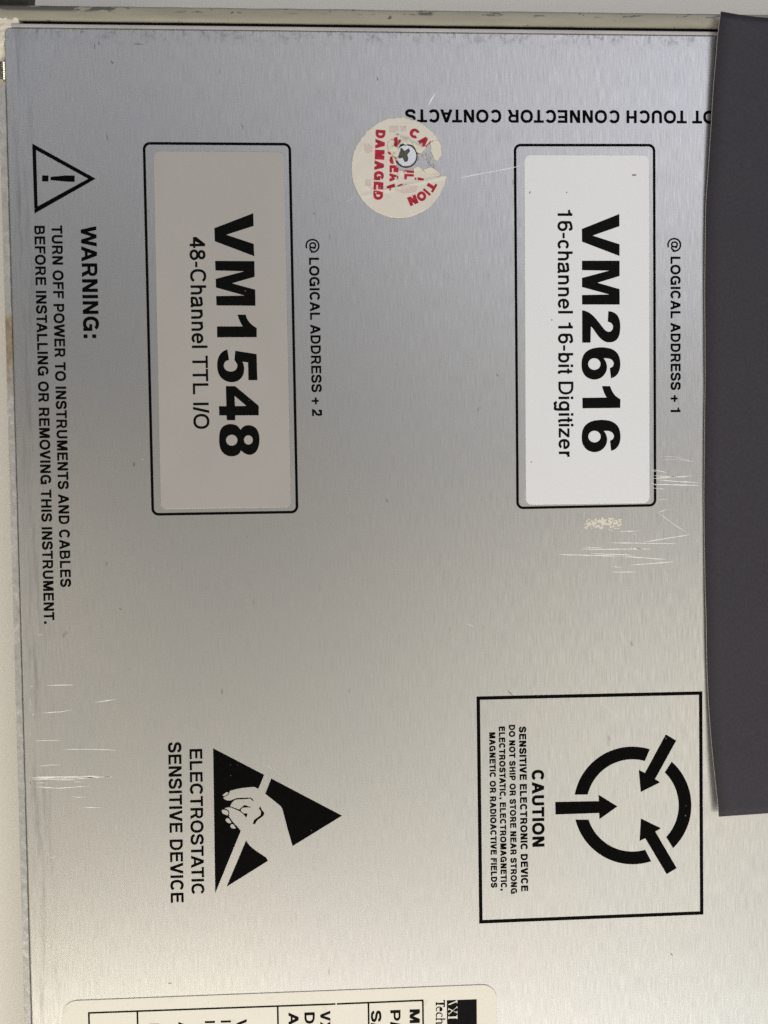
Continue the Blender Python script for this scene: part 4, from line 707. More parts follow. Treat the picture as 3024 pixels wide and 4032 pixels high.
NUM_WHITE = [([(63.095,77.486),(63.113,74.288),(55.962,71.843),(63.122,69.575),(63.067,66.515),(53.088,70.263),(53.075,73.566)],[]),([(53.051,65.304),(63.096,65.289),(63.072,61.287),(57.165,59.535),(63.052,57.858),(63.065,53.811),(53.004,53.851),(52.985,56.339),(60.276,56.459),(53.001,58.429),(53.018,60.807),
 (60.316,62.699),(53.033,62.822)],[]),([(55.187,43.857),(52.947,43.87),(52.99,52.32),(53.182,52.312),(53.375,52.304),(53.627,52.25),(53.986,52.127),(54.404,51.959),(54.801,51.763),(55.141,51.549),(55.46,51.309),
 (55.778,51.037),(56.103,50.726),(56.428,50.384),(56.753,50.02),(57.078,49.633),(57.403,49.225),(57.728,48.811),(58.064,48.371),(58.4,47.927),(58.703,47.552),(58.953,47.281),(59.17,47.079),
 (59.388,46.921),(59.617,46.793),(59.846,46.707),(60.076,46.676),(60.316,46.705),(60.558,46.788),(60.766,46.913),(60.933,47.091),(61.068,47.312),(61.164,47.539),(61.22,47.764),(61.238,47.994),
 (61.218,48.214),(61.152,48.425),(61.047,48.626),(60.926,48.795),(60.798,48.914),(60.654,49.001),(60.485,49.086),(60.279,49.179),(60.048,49.269),(59.817,49.36),(60.012,52.078),(60.336,52.044),
 (60.66,52.011),(60.995,51.929),(61.36,51.783),(61.736,51.588),(62.074,51.346),(62.359,51.055),(62.605,50.716),(62.807,50.329),(62.96,49.878),(63.069,49.379),(63.143,48.88),(63.183,48.401),
 (63.188,47.922),(63.164,47.432),(63.118,46.91),(63.043,46.377),(62.928,45.888),(62.766,45.454),(62.564,45.063),(62.329,44.732),(62.061,44.469),(61.761,44.266),(61.439,44.109),(61.091,43.997),
 (60.722,43.932),(60.353,43.903),(59.992,43.9),(59.631,43.934),(59.271,44.025),(58.907,44.186),(58.544,44.404),(58.192,44.659),(57.859,44.944),(57.537,45.265),(57.215,45.63),(56.872,46.079),
 (56.53,46.57),(56.241,46.986),(56.041,47.271),(55.895,47.481),(55.754,47.664),(55.605,47.827),(55.46,47.963),(55.315,48.1)],[]),([(60.31,37.105),(60.59,34.44),(60.959,34.563),(61.329,34.686),(61.678,34.868),(62.006,35.138),(62.314,35.467),(62.572,35.829),(62.768,36.226),(62.915,36.655),(63.023,37.085),
 (63.095,37.497),(63.129,37.909),(63.13,38.343),(63.101,38.823),(63.04,39.326),(62.941,39.796),(62.801,40.218),(62.622,40.608),(62.405,40.961),(62.148,41.272),(61.852,41.546),(61.523,41.788),
 (61.17,42),(60.784,42.179),(60.344,42.328),(59.819,42.45),(59.239,42.542),(58.671,42.599),(58.139,42.618),(57.617,42.603),(57.096,42.561),(56.56,42.499),(56.024,42.41),(55.52,42.281),
 (55.059,42.109),(54.629,41.896),(54.238,41.643),(53.881,41.343),(53.562,41.003),(53.297,40.635),(53.098,40.24),(52.953,39.817),(52.846,39.383),(52.775,38.94),(52.743,38.486),(52.738,38.032),
 (52.751,37.573),(52.791,37.115),(52.875,36.678),(53.01,36.263),(53.19,35.87),(53.407,35.514),(53.667,35.198),(53.966,34.92),(54.287,34.685),(54.631,34.495),(54.998,34.348),(55.366,34.241),
 (55.723,34.171),(56.08,34.141),(56.448,34.154),(56.843,34.213),(57.248,34.316),(57.632,34.464),(57.988,34.661),(58.321,34.903),(58.622,35.182),(58.893,35.506),(59.132,35.868),(59.319,36.242),
 (59.446,36.624),(59.522,37.018),(59.553,37.401),(59.533,37.776),(59.467,38.14),(59.383,38.467),(59.284,38.741),(59.166,38.979),(59.043,39.194),(58.916,39.387),(58.784,39.558),(58.652,39.729),
 (59.094,39.721),(59.535,39.712),(59.933,39.672),(60.271,39.591),(60.566,39.478),(60.817,39.327),(61.027,39.121),(61.193,38.878),(61.306,38.646),(61.359,38.445),(61.359,38.255),(61.322,38.066),
 (61.255,37.865),(61.15,37.665),(61.003,37.487),(60.8,37.345),(60.555,37.225)],[[(57.815,38.217),(57.788,37.952),(57.712,37.695),(57.588,37.454),(57.421,37.238),(57.216,37.051),(56.979,36.9),(56.717,36.789),(56.438,36.722),(56.151,36.701),(55.864,36.727),(55.586,36.798),
 (55.325,36.912),(55.091,37.067),(54.888,37.256),(54.725,37.476),(54.605,37.718),(54.532,37.976),(54.509,38.241),(54.536,38.506),(54.612,38.762),(54.735,39.003),(54.902,39.219),(55.107,39.406),
 (55.344,39.557),(55.606,39.668),(55.885,39.735),(56.172,39.756),(56.459,39.731),(56.736,39.66),(56.997,39.546),(57.232,39.391),(57.434,39.202),(57.598,38.982),(57.719,38.74),(57.792,38.482)]]),([(52.892,29.373),(59.405,29.395),(59.184,29.779),(58.962,30.162),(58.747,30.61),(58.541,31.168),(58.34,31.791),(58.139,32.414),(60.33,32.396),(60.449,32.097),(60.567,31.798),
 (60.695,31.502),(60.834,31.209),(60.983,30.919),(61.152,30.634),(61.328,30.361),(61.525,30.093),(61.795,29.81),(62.182,29.503),(62.643,29.182),(63.105,28.861),(63.045,26.613),(52.9,26.594)],[]),([(60.237,17.962),(60.517,15.282),(60.888,15.403),(61.259,15.525),(61.608,15.707),(61.937,15.977),(62.245,16.307),(62.504,16.67),(62.701,17.068),(62.848,17.499),(62.957,17.93),
 (63.029,18.344),(63.063,18.758),(63.064,19.194),(63.035,19.678),(62.974,20.183),(62.874,20.656),(62.734,21.081),(62.555,21.473),(62.337,21.829),(62.079,22.143),(61.783,22.42),(61.453,22.664),
 (61.099,22.878),(60.712,23.06),(60.27,23.211),(59.744,23.336),(59.164,23.431),(58.594,23.491),(58.06,23.512),(57.537,23.499),(57.014,23.459),(56.477,23.399),(55.94,23.312),(55.435,23.184),
 (54.972,23.013),(54.541,22.801),(54.149,22.548),(53.791,22.248),(53.471,21.907),(53.206,21.539),(53.006,21.142),(52.86,20.717),(52.753,20.282),(52.683,19.837),(52.65,19.38),(52.645,18.924),
 (52.658,18.463),(52.698,18.002),(52.783,17.562),(52.918,17.145),(53.098,16.749),(53.316,16.39),(53.577,16.072),(53.876,15.791),(54.198,15.553),(54.543,15.361),(54.911,15.212),(55.28,15.102),
 (55.638,15.03),(55.996,14.999),(56.365,15.011),(56.76,15.069),(57.167,15.17),(57.552,15.318),(57.908,15.514),(58.243,15.756),(58.545,16.036),(58.817,16.36),(59.056,16.723),(59.243,17.098),
 (59.371,17.482),(59.447,17.877),(59.478,18.262),(59.458,18.639),(59.392,19.005),(59.307,19.334),(59.208,19.611),(59.09,19.85),(58.966,20.067),(58.839,20.261),(58.707,20.434),(58.575,20.606),
 (59.017,20.596),(59.46,20.585),(59.858,20.543),(60.198,20.46),(60.494,20.345),(60.746,20.193),(60.956,19.985),(61.122,19.74),(61.236,19.507),(61.289,19.304),(61.289,19.113),(61.252,18.923),
 (61.184,18.722),(61.079,18.521),(60.932,18.343),(60.728,18.201),(60.483,18.081)],[[(57.735,19.089),(57.708,18.823),(57.632,18.565),(57.508,18.324),(57.341,18.106),(57.135,17.919),(56.897,17.769),(56.634,17.659),(56.355,17.592),(56.067,17.572),(55.779,17.599),(55.5,17.672),
 (55.239,17.788),(55.004,17.944),(54.801,18.136),(54.637,18.357),(54.517,18.601),(54.444,18.86),(54.42,19.127),(54.447,19.393),(54.524,19.651),(54.648,19.892),(54.815,20.109),(55.02,20.296),
 (55.258,20.447),(55.52,20.557),(55.8,20.623),(56.088,20.643),(56.375,20.617),(56.654,20.544),(56.915,20.428),(57.151,20.272),(57.354,20.081),(57.518,19.86),(57.639,19.616),(57.712,19.356)]])]
SG = ([(-57.784,93.369),(-24.486,93.297),(-24.263,1.6),(-57.928,1.616)],1.6)
SW = ([(37.977,92.795),(71.237,92.876),(70.893,1.278),(37.556,1.331)],1.7)
sticker(SG[0][::-1], SG[1], M_SHADED_LABEL, 'satin sticker lettered VM1548, its dimmer light painted in as grey', NUM_GREY, 'grey')
white = sticker(SW[0][::-1], SW[1], M_WHITE, 'bright white sticker lettered VM2616', NUM_WHITE, 'white')

M_DIRT = ink('brown_dirt', (.30, .24, .17), .7, .2)
for i, p in enumerate([[(66.437,87.771),
 (67.659,87.841),
 (67.725,87.445),
 (66.706,87.376)],[(39.208,83.146),
 (39.546,83.41),
 (39.541,82.884),
 (39.203,82.686)],[(48.959,83.169),
 (49.229,83.235),
 (49.294,82.906),
 (49.024,82.84)],[(38.963,12.692),
 (39.303,12.755),
 (39.3,12.487),
 (39.028,12.423)],[(44.774,50.02),
 (45.045,50.085),
 (45.041,49.687),
 (44.839,49.688)]]): print_shapes('dirt_speck', [(p, [])], .19, M_DIRT if i == 0 else M_SMUDGE, white)

# ---- nameplate at the lower edge of the picture
PLATE = ((-86.453,-126.985),(28.421,-127.398))
(px0, py0), (px1, py1) = PLATE
plate = pillow_slab('nameplate', rrect([(px0, py0 - 70), (px1, py1 - 70), (px1, py1), (px0, py0)], 3.9, 10), .01, .16, .06, M_PLATE, root, 3)
plate['label'] = 'cream nameplate label with a ruled table and dark logo block'
LINES = [((-79.674,-130.39),(-14.83,-130.857)),((-14.492,-130.858),(8.668,-130.879)),((-79.502,-130.35),(-79.502,-170.35)),((-66.927,-130.501),(-66.927,-170.501)),((-30.139,-130.76),(-30.139,-170.76)),((-6.055,-130.856),(-6.055,-170.856)),((8.504,-130.872),(8.504,-170.872))]
for a, b in LINES: print_shapes('ruled_line', [(strip([a, b], .46)[0], [])], .185 if abs(a[1] - b[1]) < 10 else .19, M_INK2, plate)
BLOCK = [(14.952,-131.154),(23.006,-131.208),(22.893,-156.816),(14.85,-156.42)]
VXI = [([(17.799,-131.237),
 (17.789,-132.11),
 (17.612,-131.922),
 (17.57,-131.724),
 (15.555,-132.464),
 (17.481,-132.971),
 (17.602,-132.78),
 (17.781,-132.743),
 (17.777,-133.089),
 (15.333,-132.334),
 (15.335,-132.228),
 (17.201,-131.512),
 (17.531,-131.225)],[]),
 ([(17.779,-132.893),
 (17.772,-133.541),
 (17.699,-133.417),
 (17.477,-133.302),
 (15.674,-134.88),
 (15.523,-135.084),
 (15.374,-135.078),
 (15.306,-134.562),
 (15.527,-134.723),
 (16.278,-134.078),
 (15.614,-133.672),
 (15.464,-133.816),
 (15.286,-133.808),
 (15.293,-133.236),
 (15.47,-133.364),
 (16.577,-133.94),
 (17.509,-133.123),
 (17.601,-132.886)],[]),
 ([(17.766,-134.008),
 (17.755,-134.973),
 (17.608,-134.785),
 (17.461,-134.628),
 (16.751,-134.325),
 (16.871,-134.21),
 (17.582,-134.452),
 (17.69,-134.186)],[]),
 ([(17.751,-135.274),
 (17.738,-136.36),
 (17.56,-136.322),
 (17.503,-136.168),
 (15.54,-136.11),
 (15.435,-136.256),
 (15.256,-136.248),
 (15.266,-135.465),
 (15.444,-135.503),
 (15.546,-135.658),
 (17.509,-135.625),
 (17.572,-135.296)],[])]
TECH = [([(14.459,-130.985),(14.434,-132.987),(13.766,-132.957),(14.066,-132.73),(14.115,-132.37),(12.366,-132.203),(12.169,-132.495),(11.947,-132.485),(11.959,-131.493),(12.181,-131.533),(12.372,-131.752),(14.123,-131.723),
 (14.157,-131.378),(13.909,-131.066)],[]),([(12.95,-132.951),(12.935,-134.155),(13.381,-134.1),(13.726,-133.814),(13.79,-133.47),(13.616,-133.101),(13.174,-132.811),(12.656,-132.758),(12.133,-132.99),(11.936,-133.388),(12.004,-133.813),
 (12.268,-134.126),(12.417,-134.012),(12.213,-133.747),(12.248,-133.342),(12.503,-133.112),(12.845,-133.037)],[]),([(12.711,-134.296),(13.303,-134.443),(13.743,-134.869),(13.766,-135.398),(13.51,-135.688),(13.288,-135.602),(13.365,-135.38),(13.56,-135.268),(13.475,-134.933),(13.077,-134.719),(12.557,-134.711),
 (12.228,-134.952),(12.177,-135.402),(12.367,-135.667),(12.173,-135.748),(11.954,-135.467),(11.916,-134.938),(12.189,-134.454)],[]),([(14.501,-136.064),(14.496,-136.455),(12.166,-136.321),(12.118,-136.56),(11.896,-136.549),(11.905,-135.797),(12.127,-135.837),(12.244,-135.993),(14.174,-136.049)],[]),([(13.501,-136.381),(13.749,-136.753),(13.745,-137.13),(13.488,-137.495),(12.151,-137.465),(12.104,-137.659),(11.882,-137.649),(11.89,-137.001),(12.112,-137.041),(13.344,-137.067),(13.495,-136.863),
 (13.278,-136.461)],[])]
lg = print_shapes('logo_block', [(BLOCK, [])], .185, M_INK2, plate, 'black logo block with white serif letters')
print_shapes('lettering', VXI, .20, M_PLATE, plate)
print_shapes('lettering', TECH, .185, M_INK2, plate)
for owner, txt, w, a, b, cap, prefix, _ in TEXT:
    if owner == 'plate': lettering(txt, w, a, b, cap, .185, M_INK2, plate)

# ---- broken tamper seal and its screw
SEAL = [(15.097,97.434),(14.754,97.899),(14.327,98.286),(13.984,98.755),(13.535,99.113),(13.072,99.445),(12.651,99.831),(12.219,100.209),(11.734,100.507),(11.211,100.734),(10.743,101.066),(10.215,101.274),
 (9.698,101.508),(9.162,101.691),(8.602,101.787),(8.07,101.988),(7.508,102.054),(6.963,102.232),(6.394,102.251),(5.826,102.249),(5.26,102.205),(4.695,102.227),(4.13,102.18),(3.575,102.04),
 (2.993,102.087),(2.453,101.875),(1.889,101.774),(1.383,101.471),(0.81,101.379),(0.336,101.022),(-0.188,100.795),(-0.611,100.369),(-1.158,100.18),(-1.551,99.732),(-1.956,99.321),(-2.492,99.087),
 (-3.031,98.832),(-3.336,98.307),(-3.623,97.784),(-4.125,97.462),(-4.457,96.985),(-4.732,96.468),(-4.957,95.926),(-5.487,95.571),(-5.753,95.047),(-6.038,94.531),(-6.219,93.968),(-6.482,93.436),
 (-6.601,92.855),(-6.797,92.296),(-6.923,91.719),(-6.913,91.12),(-7.07,90.547),(-7.121,89.96),(-7.112,89.371),(-7.153,88.783),(-7.057,88.201),(-7.092,87.607),(-7.013,87.024),(-6.902,86.448),
 (-6.865,85.85),(-6.623,85.311),(-6.434,84.759),(-6.201,84.226),(-6.016,83.671),(-5.719,83.173),(-5.532,82.611),(-5.166,82.159),(-4.88,81.655),(-4.605,81.135),(-4.218,80.706),(-3.81,80.3),
 (-3.448,79.848),(-2.991,79.501),(-2.583,79.096),(-2.114,78.77),(-1.628,78.474),(-1.182,78.114),(-0.7,77.807),(-0.171,77.597),(0.357,77.392),(0.871,77.156),(1.43,77.049),(1.948,76.811),
 (2.501,76.697),(3.031,76.449),(3.611,76.483),(4.177,76.472),(4.737,76.334),(5.306,76.38),(5.874,76.395),(6.441,76.441),(7.006,76.519),(7.562,76.651),(8.131,76.725),(8.678,76.903),
 (9.208,77.131),(9.747,77.327),(10.258,77.594),(10.796,77.804),(11.31,78.07),(11.8,78.381),(12.278,78.713),(12.722,79.093),(13.217,79.407),(13.598,79.863),(14.018,80.27),(14.402,80.714),
 (14.792,81.152),(15.137,81.629),(15.554,82.056),(15.811,82.597),(16.023,83.157),(16.34,83.655),(16.547,84.21),(16.862,84.719),(17.081,85.272),(17.179,85.864),(17.373,86.427),(17.633,87.062),
 (17.206,87.533),(16.486,87.625),(15.722,87.954),(15.012,88.802),(14.107,89.366),(13.221,89.457),(12.379,89.218),(11.294,88.718),(10.822,89.306),(10.276,89.682),(9.385,89.301),(8.732,88.78),
 (7.82,88.588),(6.381,88.347),(5.188,88.484),(4.533,89.519),(4.407,90.696),(4.952,92.112),(4.777,93.289),(5.148,94.232),(5.471,95.128),(6.287,95.367),(6.759,94.946),(7.672,95.304),
 (8.817,95.144),(9.451,94.252),(9.75,93.358),(10.392,93.031),(10.99,92.963),(11.476,93.508),(12.202,94.077),(12.402,94.738),(13.06,95.566),(13.956,96.348),(14.87,96.542),(15.398,96.639)]
HOLES = [[(4.413,97.945),(4.964,98.113),(5.367,97.903),(5.026,97.478),(4.789,97.571)],[(10.453,95.788),(11.031,96.098),(11.361,95.675),(11.21,95.156),(10.588,95.153)],[(15.716,87.528),(16.485,87.531),(16.434,87.294),(15.905,87.198)]]
(scx, scy), scr = ((7.058,92.357),2.702)
def seg_dist(x, y, a, b):
    a, b, p = Vector(a), Vector(b), Vector((x, y)); t = max(0, min(1, (p - a).dot(b - a) / (b - a).length_squared)); return (p - a - (b - a) * t).length
CREASE = [((-4.452,81.951),(2.013,83.616),0.16,0.35),((2.013,83.616),(17.586,87.156),0.26,0.3),((-3.221,84.546),(-1.57,83.372),0.2,0.3),((-1.297,85.729),(0.581,83.613),0.25,0.5),((3.961,86.216),(5.419,87.872),0.2,0.35),((-4.756,93.245),(-4.017,94.893),0.12,0.4),((4.836,97.524),(6.963,95.888),0.3,0.4),((-6.753,87.125),(-4.921,82.421),0.14,0.3)]
def seal_z(x, y):
    z = .10 + .05 * noise.noise(Vector((x * .35, y * .35, 3)))
    for a, b, h, w in CREASE:
        d = seg_dist(x, y, a, b); z += h * math.exp(-(d / w) ** 2)
    d = math.hypot(x - scx, y - scy) - scr
    if d < 2.6:
        k = max(0, 1 - max(d, 0) / 2.6); k = k * k * (3 - 2 * k)
        z += k * (.38 + .35 * noise.noise(Vector((x * 1.1, y * .8, 9)))) * (1.25 if x < scx else .55)
    return max(z, .06)
seal = sheet('tamper_seal', [SEAL], HOLES, .02, M_SEAL, root, .07, .42, seal_z, M_PLY)
seal['label'] = 'torn round cream tamper seal with red print around a screw'
lift = lambda x, y: seal_z(x, y) + .055
def red(polys):
    vs, tri = fill(polys, (), .42)
    # keep only what lies on surviving paper
    def inside(x, y, p):
        c = False
        for i in range(len(p)):
            (xa, ya), (xb, yb) = p[i - 1], p[i]
            if (ya > y) != (yb > y) and x < (xb - xa) * (y - ya) / (yb - ya) + xa: c = not c
        return c
    tri = [f for f in tri if inside(sum(vs[i][0] for i in f) / 3, sum(vs[i][1] for i in f) / 3, SEAL)]
    link('red_lettering', [(x, y, lift(x, y)) for x, y in vs], tri, M_RED, seal, smooth=True)
def glyph_polys(txt, w, a, b, cap):
    a, b = Vector(a), Vector(b); t = (b - a).normalized(); up = Vector((-t.y, t.x)); x = 0; rec = []
    for ch in txt:
        adv, polys = glyph(ch, w); rec += [[(p[0] + x, p[1]) for p in q] for q in polys]; x += adv
    lo = min(p[0] for q in rec for p in q); hi = max(p[0] for q in rec for p in q); s = (b - a).length / (hi - lo)
    return [[tuple(a + t * ((px - lo) * s) + up * (py * cap / CAP)) for px, py in q] for q in rec]
for txt, a, b, cap in [('DAMAGED',(-0.696,99.02),(-1.651,81.131),2.49),('SEA',(2.803,92.103),(2.641,85.741),2.322),('IL',(6.577,88.63),(6.498,86.342),2.49)]: red(glyph_polys(txt, 225, a, b, cap))
for ch, (x, y), ang in [('C',(8.766,97.082),64.5),('A',(10.956,95.304),47),('T',(12.515,85.104),-30.5),('I',(11.485,83.847),-41.5),('O',(10.245,82.931),-52),('N',(8.215,82.037),-67.5)]:
    a = math.radians(ang); t = Vector((math.sin(a), -math.cos(a))); wd = 1.0 if ch == 'I' else 2.35; c = Vector((x, y))
    if ch == 'I': wd = .62
    red(glyph_polys(ch, 215, c - t * wd / 2, c + t * wd / 2, 2.35))
for p in [[(3.994,97.002),
 (4.83,97.101),
 (4.981,94.231),
 (4.081,94.697),
 (3.852,95.402)],[(5.106,96.35),
 (5.728,96.4),
 (5.768,95.882),
 (5.039,94.937)],[(3.149,96.339),
 (3.868,96.578),
 (3.023,95.868)],[(2.201,93.395),
 (3.154,93.281),
 (3.048,92.528),
 (2.619,92.62)],[(2.851,92.103),
 (3.802,91.872),
 (4.028,90.931),
 (3.545,90.575),
 (2.957,91.162)],[(1.907,84.56),
 (3.948,85.273),
 (4.078,84.282),
 (3.023,84.044),
 (2.966,83.383),
 (2.488,83.429),
 (2.496,83.971),
 (1.97,83.899)],[(4.778,84.803),
 (5.86,85.231),
 (6.142,84.807),
 (4.772,84.378)],[(7.476,89.648),
 (8.91,89.535),
 (8.903,89.016),
 (7.588,89.106)],[(9.28,86.799),
 (9.71,86.706),
 (9.655,86.186),
 (9.177,86.279)],[(9.999,86.849),
 (11.625,86.57),
 (11.522,86.003),
 (9.942,86.14)],[(13.572,88.797),
 (14.108,89.413),
 (14.345,89.178),
 (14.098,88.61),
 (14.715,88.045),
 (13.56,87.852),
 (13.421,88.182)],[(12.213,94.925),
 (13.669,96.394),
 (13.471,95.874),
 (12.744,95.211),
 (12.345,94.03)]]: red([p])
M_GHOST = paper('faded_red_print', (.70, .585, .55), (.73, .64, .59), .7, .2)
for p in [[(2.723,99.909),
 (5.111,100.111),
 (5.211,98.702),
 (4.131,98.272),
 (2.822,98.453)],[(5.587,99.997),
 (7.209,99.889),
 (7.121,98.713),
 (5.806,98.588)],[(-3.822,95.246),
 (-2.582,95.417),
 (-1.594,94.67),
 (-1.781,93.259),
 (-3.095,92.971),
 (-3.913,93.954)],[(-3.673,86.193),
 (-2.007,86.081),
 (-2.147,84.667),
 (-3.46,84.545)],[(4.053,84.211),
 (6.811,84.809),
 (10.043,84.699),
 (9.423,83.115),
 (6.304,82.682),
 (3.922,83.385)],[(14.749,86.958),
 (16.317,87.554),
 (16.915,87.32),
 (15.461,86.298)]]: link('faded_print', *(lambda vt: ([(x, y, seal_z(x, y) + .045) for x, y in vt[0]], vt[1]))(fill([p], (), .5)), M_GHOST, seal, smooth=True)
for k, p in enumerate([[(6.442,96.262),
 (7.593,96.551),
 (8.988,95.381),
 (9.751,93.405),
 (10.871,93.01),
 (11.963,94.076),
 (12.356,94.879),
 (11.25,94.544),
 (10.11,95.245),
 (8.637,95.944),
 (7.454,96.832)],[(2.23,95.441),
 (3.342,96.481),
 (4.099,95.991),
 (3.842,94.696),
 (4.906,93.995),
 (5.195,92.396),
 (4.561,91.522),
 (3.805,92.107),
 (3.099,92.81),
 (2.4,93.984)],[(3.376,92.105),
 (4.036,91.519),
 (4.538,89.872),
 (4.153,89.635),
 (3.666,90.694)],[(8.903,89.063),
 (10.276,89.682),
 (11.318,88.742),
 (10.211,88.36),
 (9.127,87.884)],[(11.461,88.695),
 (13.221,89.41),
 (14.773,88.848),
 (15.721,87.907),
 (13.556,87.474),
 (12.122,87.894)]]):
    sheet('torn_scrap', [p], [], .10, M_PLY, seal, .05, .35, lambda x, y, k=k: seal_z(x, y) + .06 + .16 * abs(noise.noise(Vector((x * 1.3, y * 1.3, k * 3.7)))))
bit = sheet('torn_scrap', [[(13.301,95.685),(14.27,96.539),(15.827,96.405),(16.169,94.992),(16.404,92.633),(15.042,91.164),(14.516,91.327),(13.864,92.858),(13.441,93.564),(13.645,94.508)]], [], .03, M_PLY, seal, .05, .5, lambda x, y: .10 + .10 * noise.noise(Vector((x, y, 5))))
sheet('glue_film', [[(12.607,92.806),(12.564,92.541),(12.395,92.182),(12.099,92.613),(12.067,92.803),(12.177,93.197),(12.41,93.36),(12.547,93.032)],[(10.595,91.857),(10.593,91.701),(10.436,91.498),(10.293,91.607),(10.214,91.855),(10.321,92.03),(10.445,92.218),(10.541,92.108)],[(11.965,91.499),(11.904,91.363),(11.85,91.4),(11.781,91.41),(11.777,91.498),(11.775,91.57),(11.854,91.701),(11.909,91.593)],[(13.07,91.285),(12.992,91.157),(12.885,91.035),(12.812,91.101),(12.799,91.284),(12.83,91.436),(12.891,91.53),(13.022,91.413)],[(13.11,89.91),(13.124,89.797),(13,89.684),(12.899,89.836),(12.835,89.909),(12.951,90.047),(13.005,90.097),(13.101,90.044)],[(11.59,92.625),(11.553,92.357),(11.363,92.314),(11.165,92.297),(11.065,92.623),(11.109,92.827),(11.371,93.003),(11.63,92.858)],[(12.851,91.93),(12.843,91.789),(12.723,91.768),(12.574,91.803),(12.559,91.928),(12.547,92.183),(12.727,92.158),(12.836,92.119)],[(12.68,91.562),(12.616,91.325),(12.431,91.292),(12.218,91.375),(12.246,91.559),(12.268,91.686),(12.439,91.928),(12.648,91.809)],[(13.001,92.55),(12.945,92.449),(12.857,92.357),(12.76,92.418),(12.795,92.549),(12.812,92.682),(12.861,92.747),(12.928,92.66)],[(13.764,92.03),(13.692,91.719),(13.522,91.662),(13.319,91.71),(13.362,92.028),(13.331,92.277),(13.531,92.356),(13.695,92.217)],[(11.189,92.272),(11.118,92.185),(11.062,92.155),(10.991,92.162),(10.983,92.271),(10.98,92.387),(11.065,92.421),(11.112,92.37)],[(11.316,90.217),(11.298,90.159),(11.237,90.107),(11.183,90.157),(11.171,90.216),(11.196,90.302),(11.239,90.33),(11.286,90.326)],[(13.046,90.9),(13.013,90.843),(12.971,90.777),(12.935,90.837),(12.904,90.9),(12.935,90.953),(12.973,90.982),(13.037,90.965)],[(13.079,90.77),(13.044,90.713),(12.971,90.6),(12.923,90.687),(12.848,90.768),(12.912,90.875),(12.975,90.936),(13.013,90.828)],[(11.751,92.055),(11.732,91.988),(11.655,91.935),(11.608,91.974),(11.598,92.054),(11.581,92.165),(11.657,92.179),(11.718,92.157)],[(13.131,92.333),(13.098,92.22),(13.043,92.252),(12.979,92.253),(12.939,92.332),(12.97,92.381),(13.044,92.415),(13.095,92.406)],[(13.799,92.227),(13.802,92.138),(13.724,92.116),(13.62,92.135),(13.595,92.226),(13.677,92.317),(13.727,92.377),(13.783,92.387)],[(13.382,90.766),(13.126,90.435),(12.925,90.287),(12.709,90.401),(12.548,90.761),(12.668,91.067),(12.937,91.327),(13.164,91.089)],[(14.595,89.791),(14.575,89.723),(14.538,89.724),(14.504,89.726),(14.497,89.79),(14.484,89.851),(14.54,89.892),(14.57,89.849)],[(12.437,89.997),(12.391,89.895),(12.333,89.875),(12.264,89.901),(12.253,89.996),(12.264,90.053),(12.336,90.13),(12.373,90.093)],[(14.431,89.841),(14.368,89.673),(14.254,89.444),(14.072,89.633),(13.974,89.839),(14.107,90.068),(14.263,90.217),(14.388,90.127)],[(14.341,90.35),(14.328,90.161),(14.235,90.097),(14.119,90.175),(14.1,90.349),(14.1,90.478),(14.241,90.581),(14.353,90.493)],[(14.388,91.705),(14.343,91.651),(14.307,91.599),(14.277,91.636),(14.239,91.705),(14.273,91.75),(14.309,91.785),(14.34,91.764)],[(13.697,91.756),(13.672,91.621),(13.624,91.64),(13.579,91.668),(13.548,91.755),(13.574,91.886),(13.627,91.85),(13.686,91.85)],[(11.655,91.902),(11.649,91.813),(11.6,91.775),(11.526,91.833),(11.538,91.902),(11.563,91.982),(11.603,91.994),(11.671,91.975)],[(13.848,90.481),(13.842,90.439),(13.797,90.376),(13.757,90.393),(13.743,90.481),(13.748,90.554),(13.8,90.599),(13.85,90.558)],[(13.295,90.888),(13.25,90.758),(13.105,90.657),(13.023,90.752),(12.942,90.886),(13.011,90.981),(13.11,91.105),(13.181,91.035)],[(10.401,91.413),(10.316,91.226),(10.236,91.193),(10.164,91.272),(10.041,91.412),(10.119,91.551),(10.241,91.609),(10.324,91.61)],[(13.881,90.041),(13.74,89.841),(13.552,89.827),(13.346,89.83),(13.321,90.038),(13.331,90.234),(13.558,90.3),(13.704,90.327)]], [], .03, M_GLUE, seal)

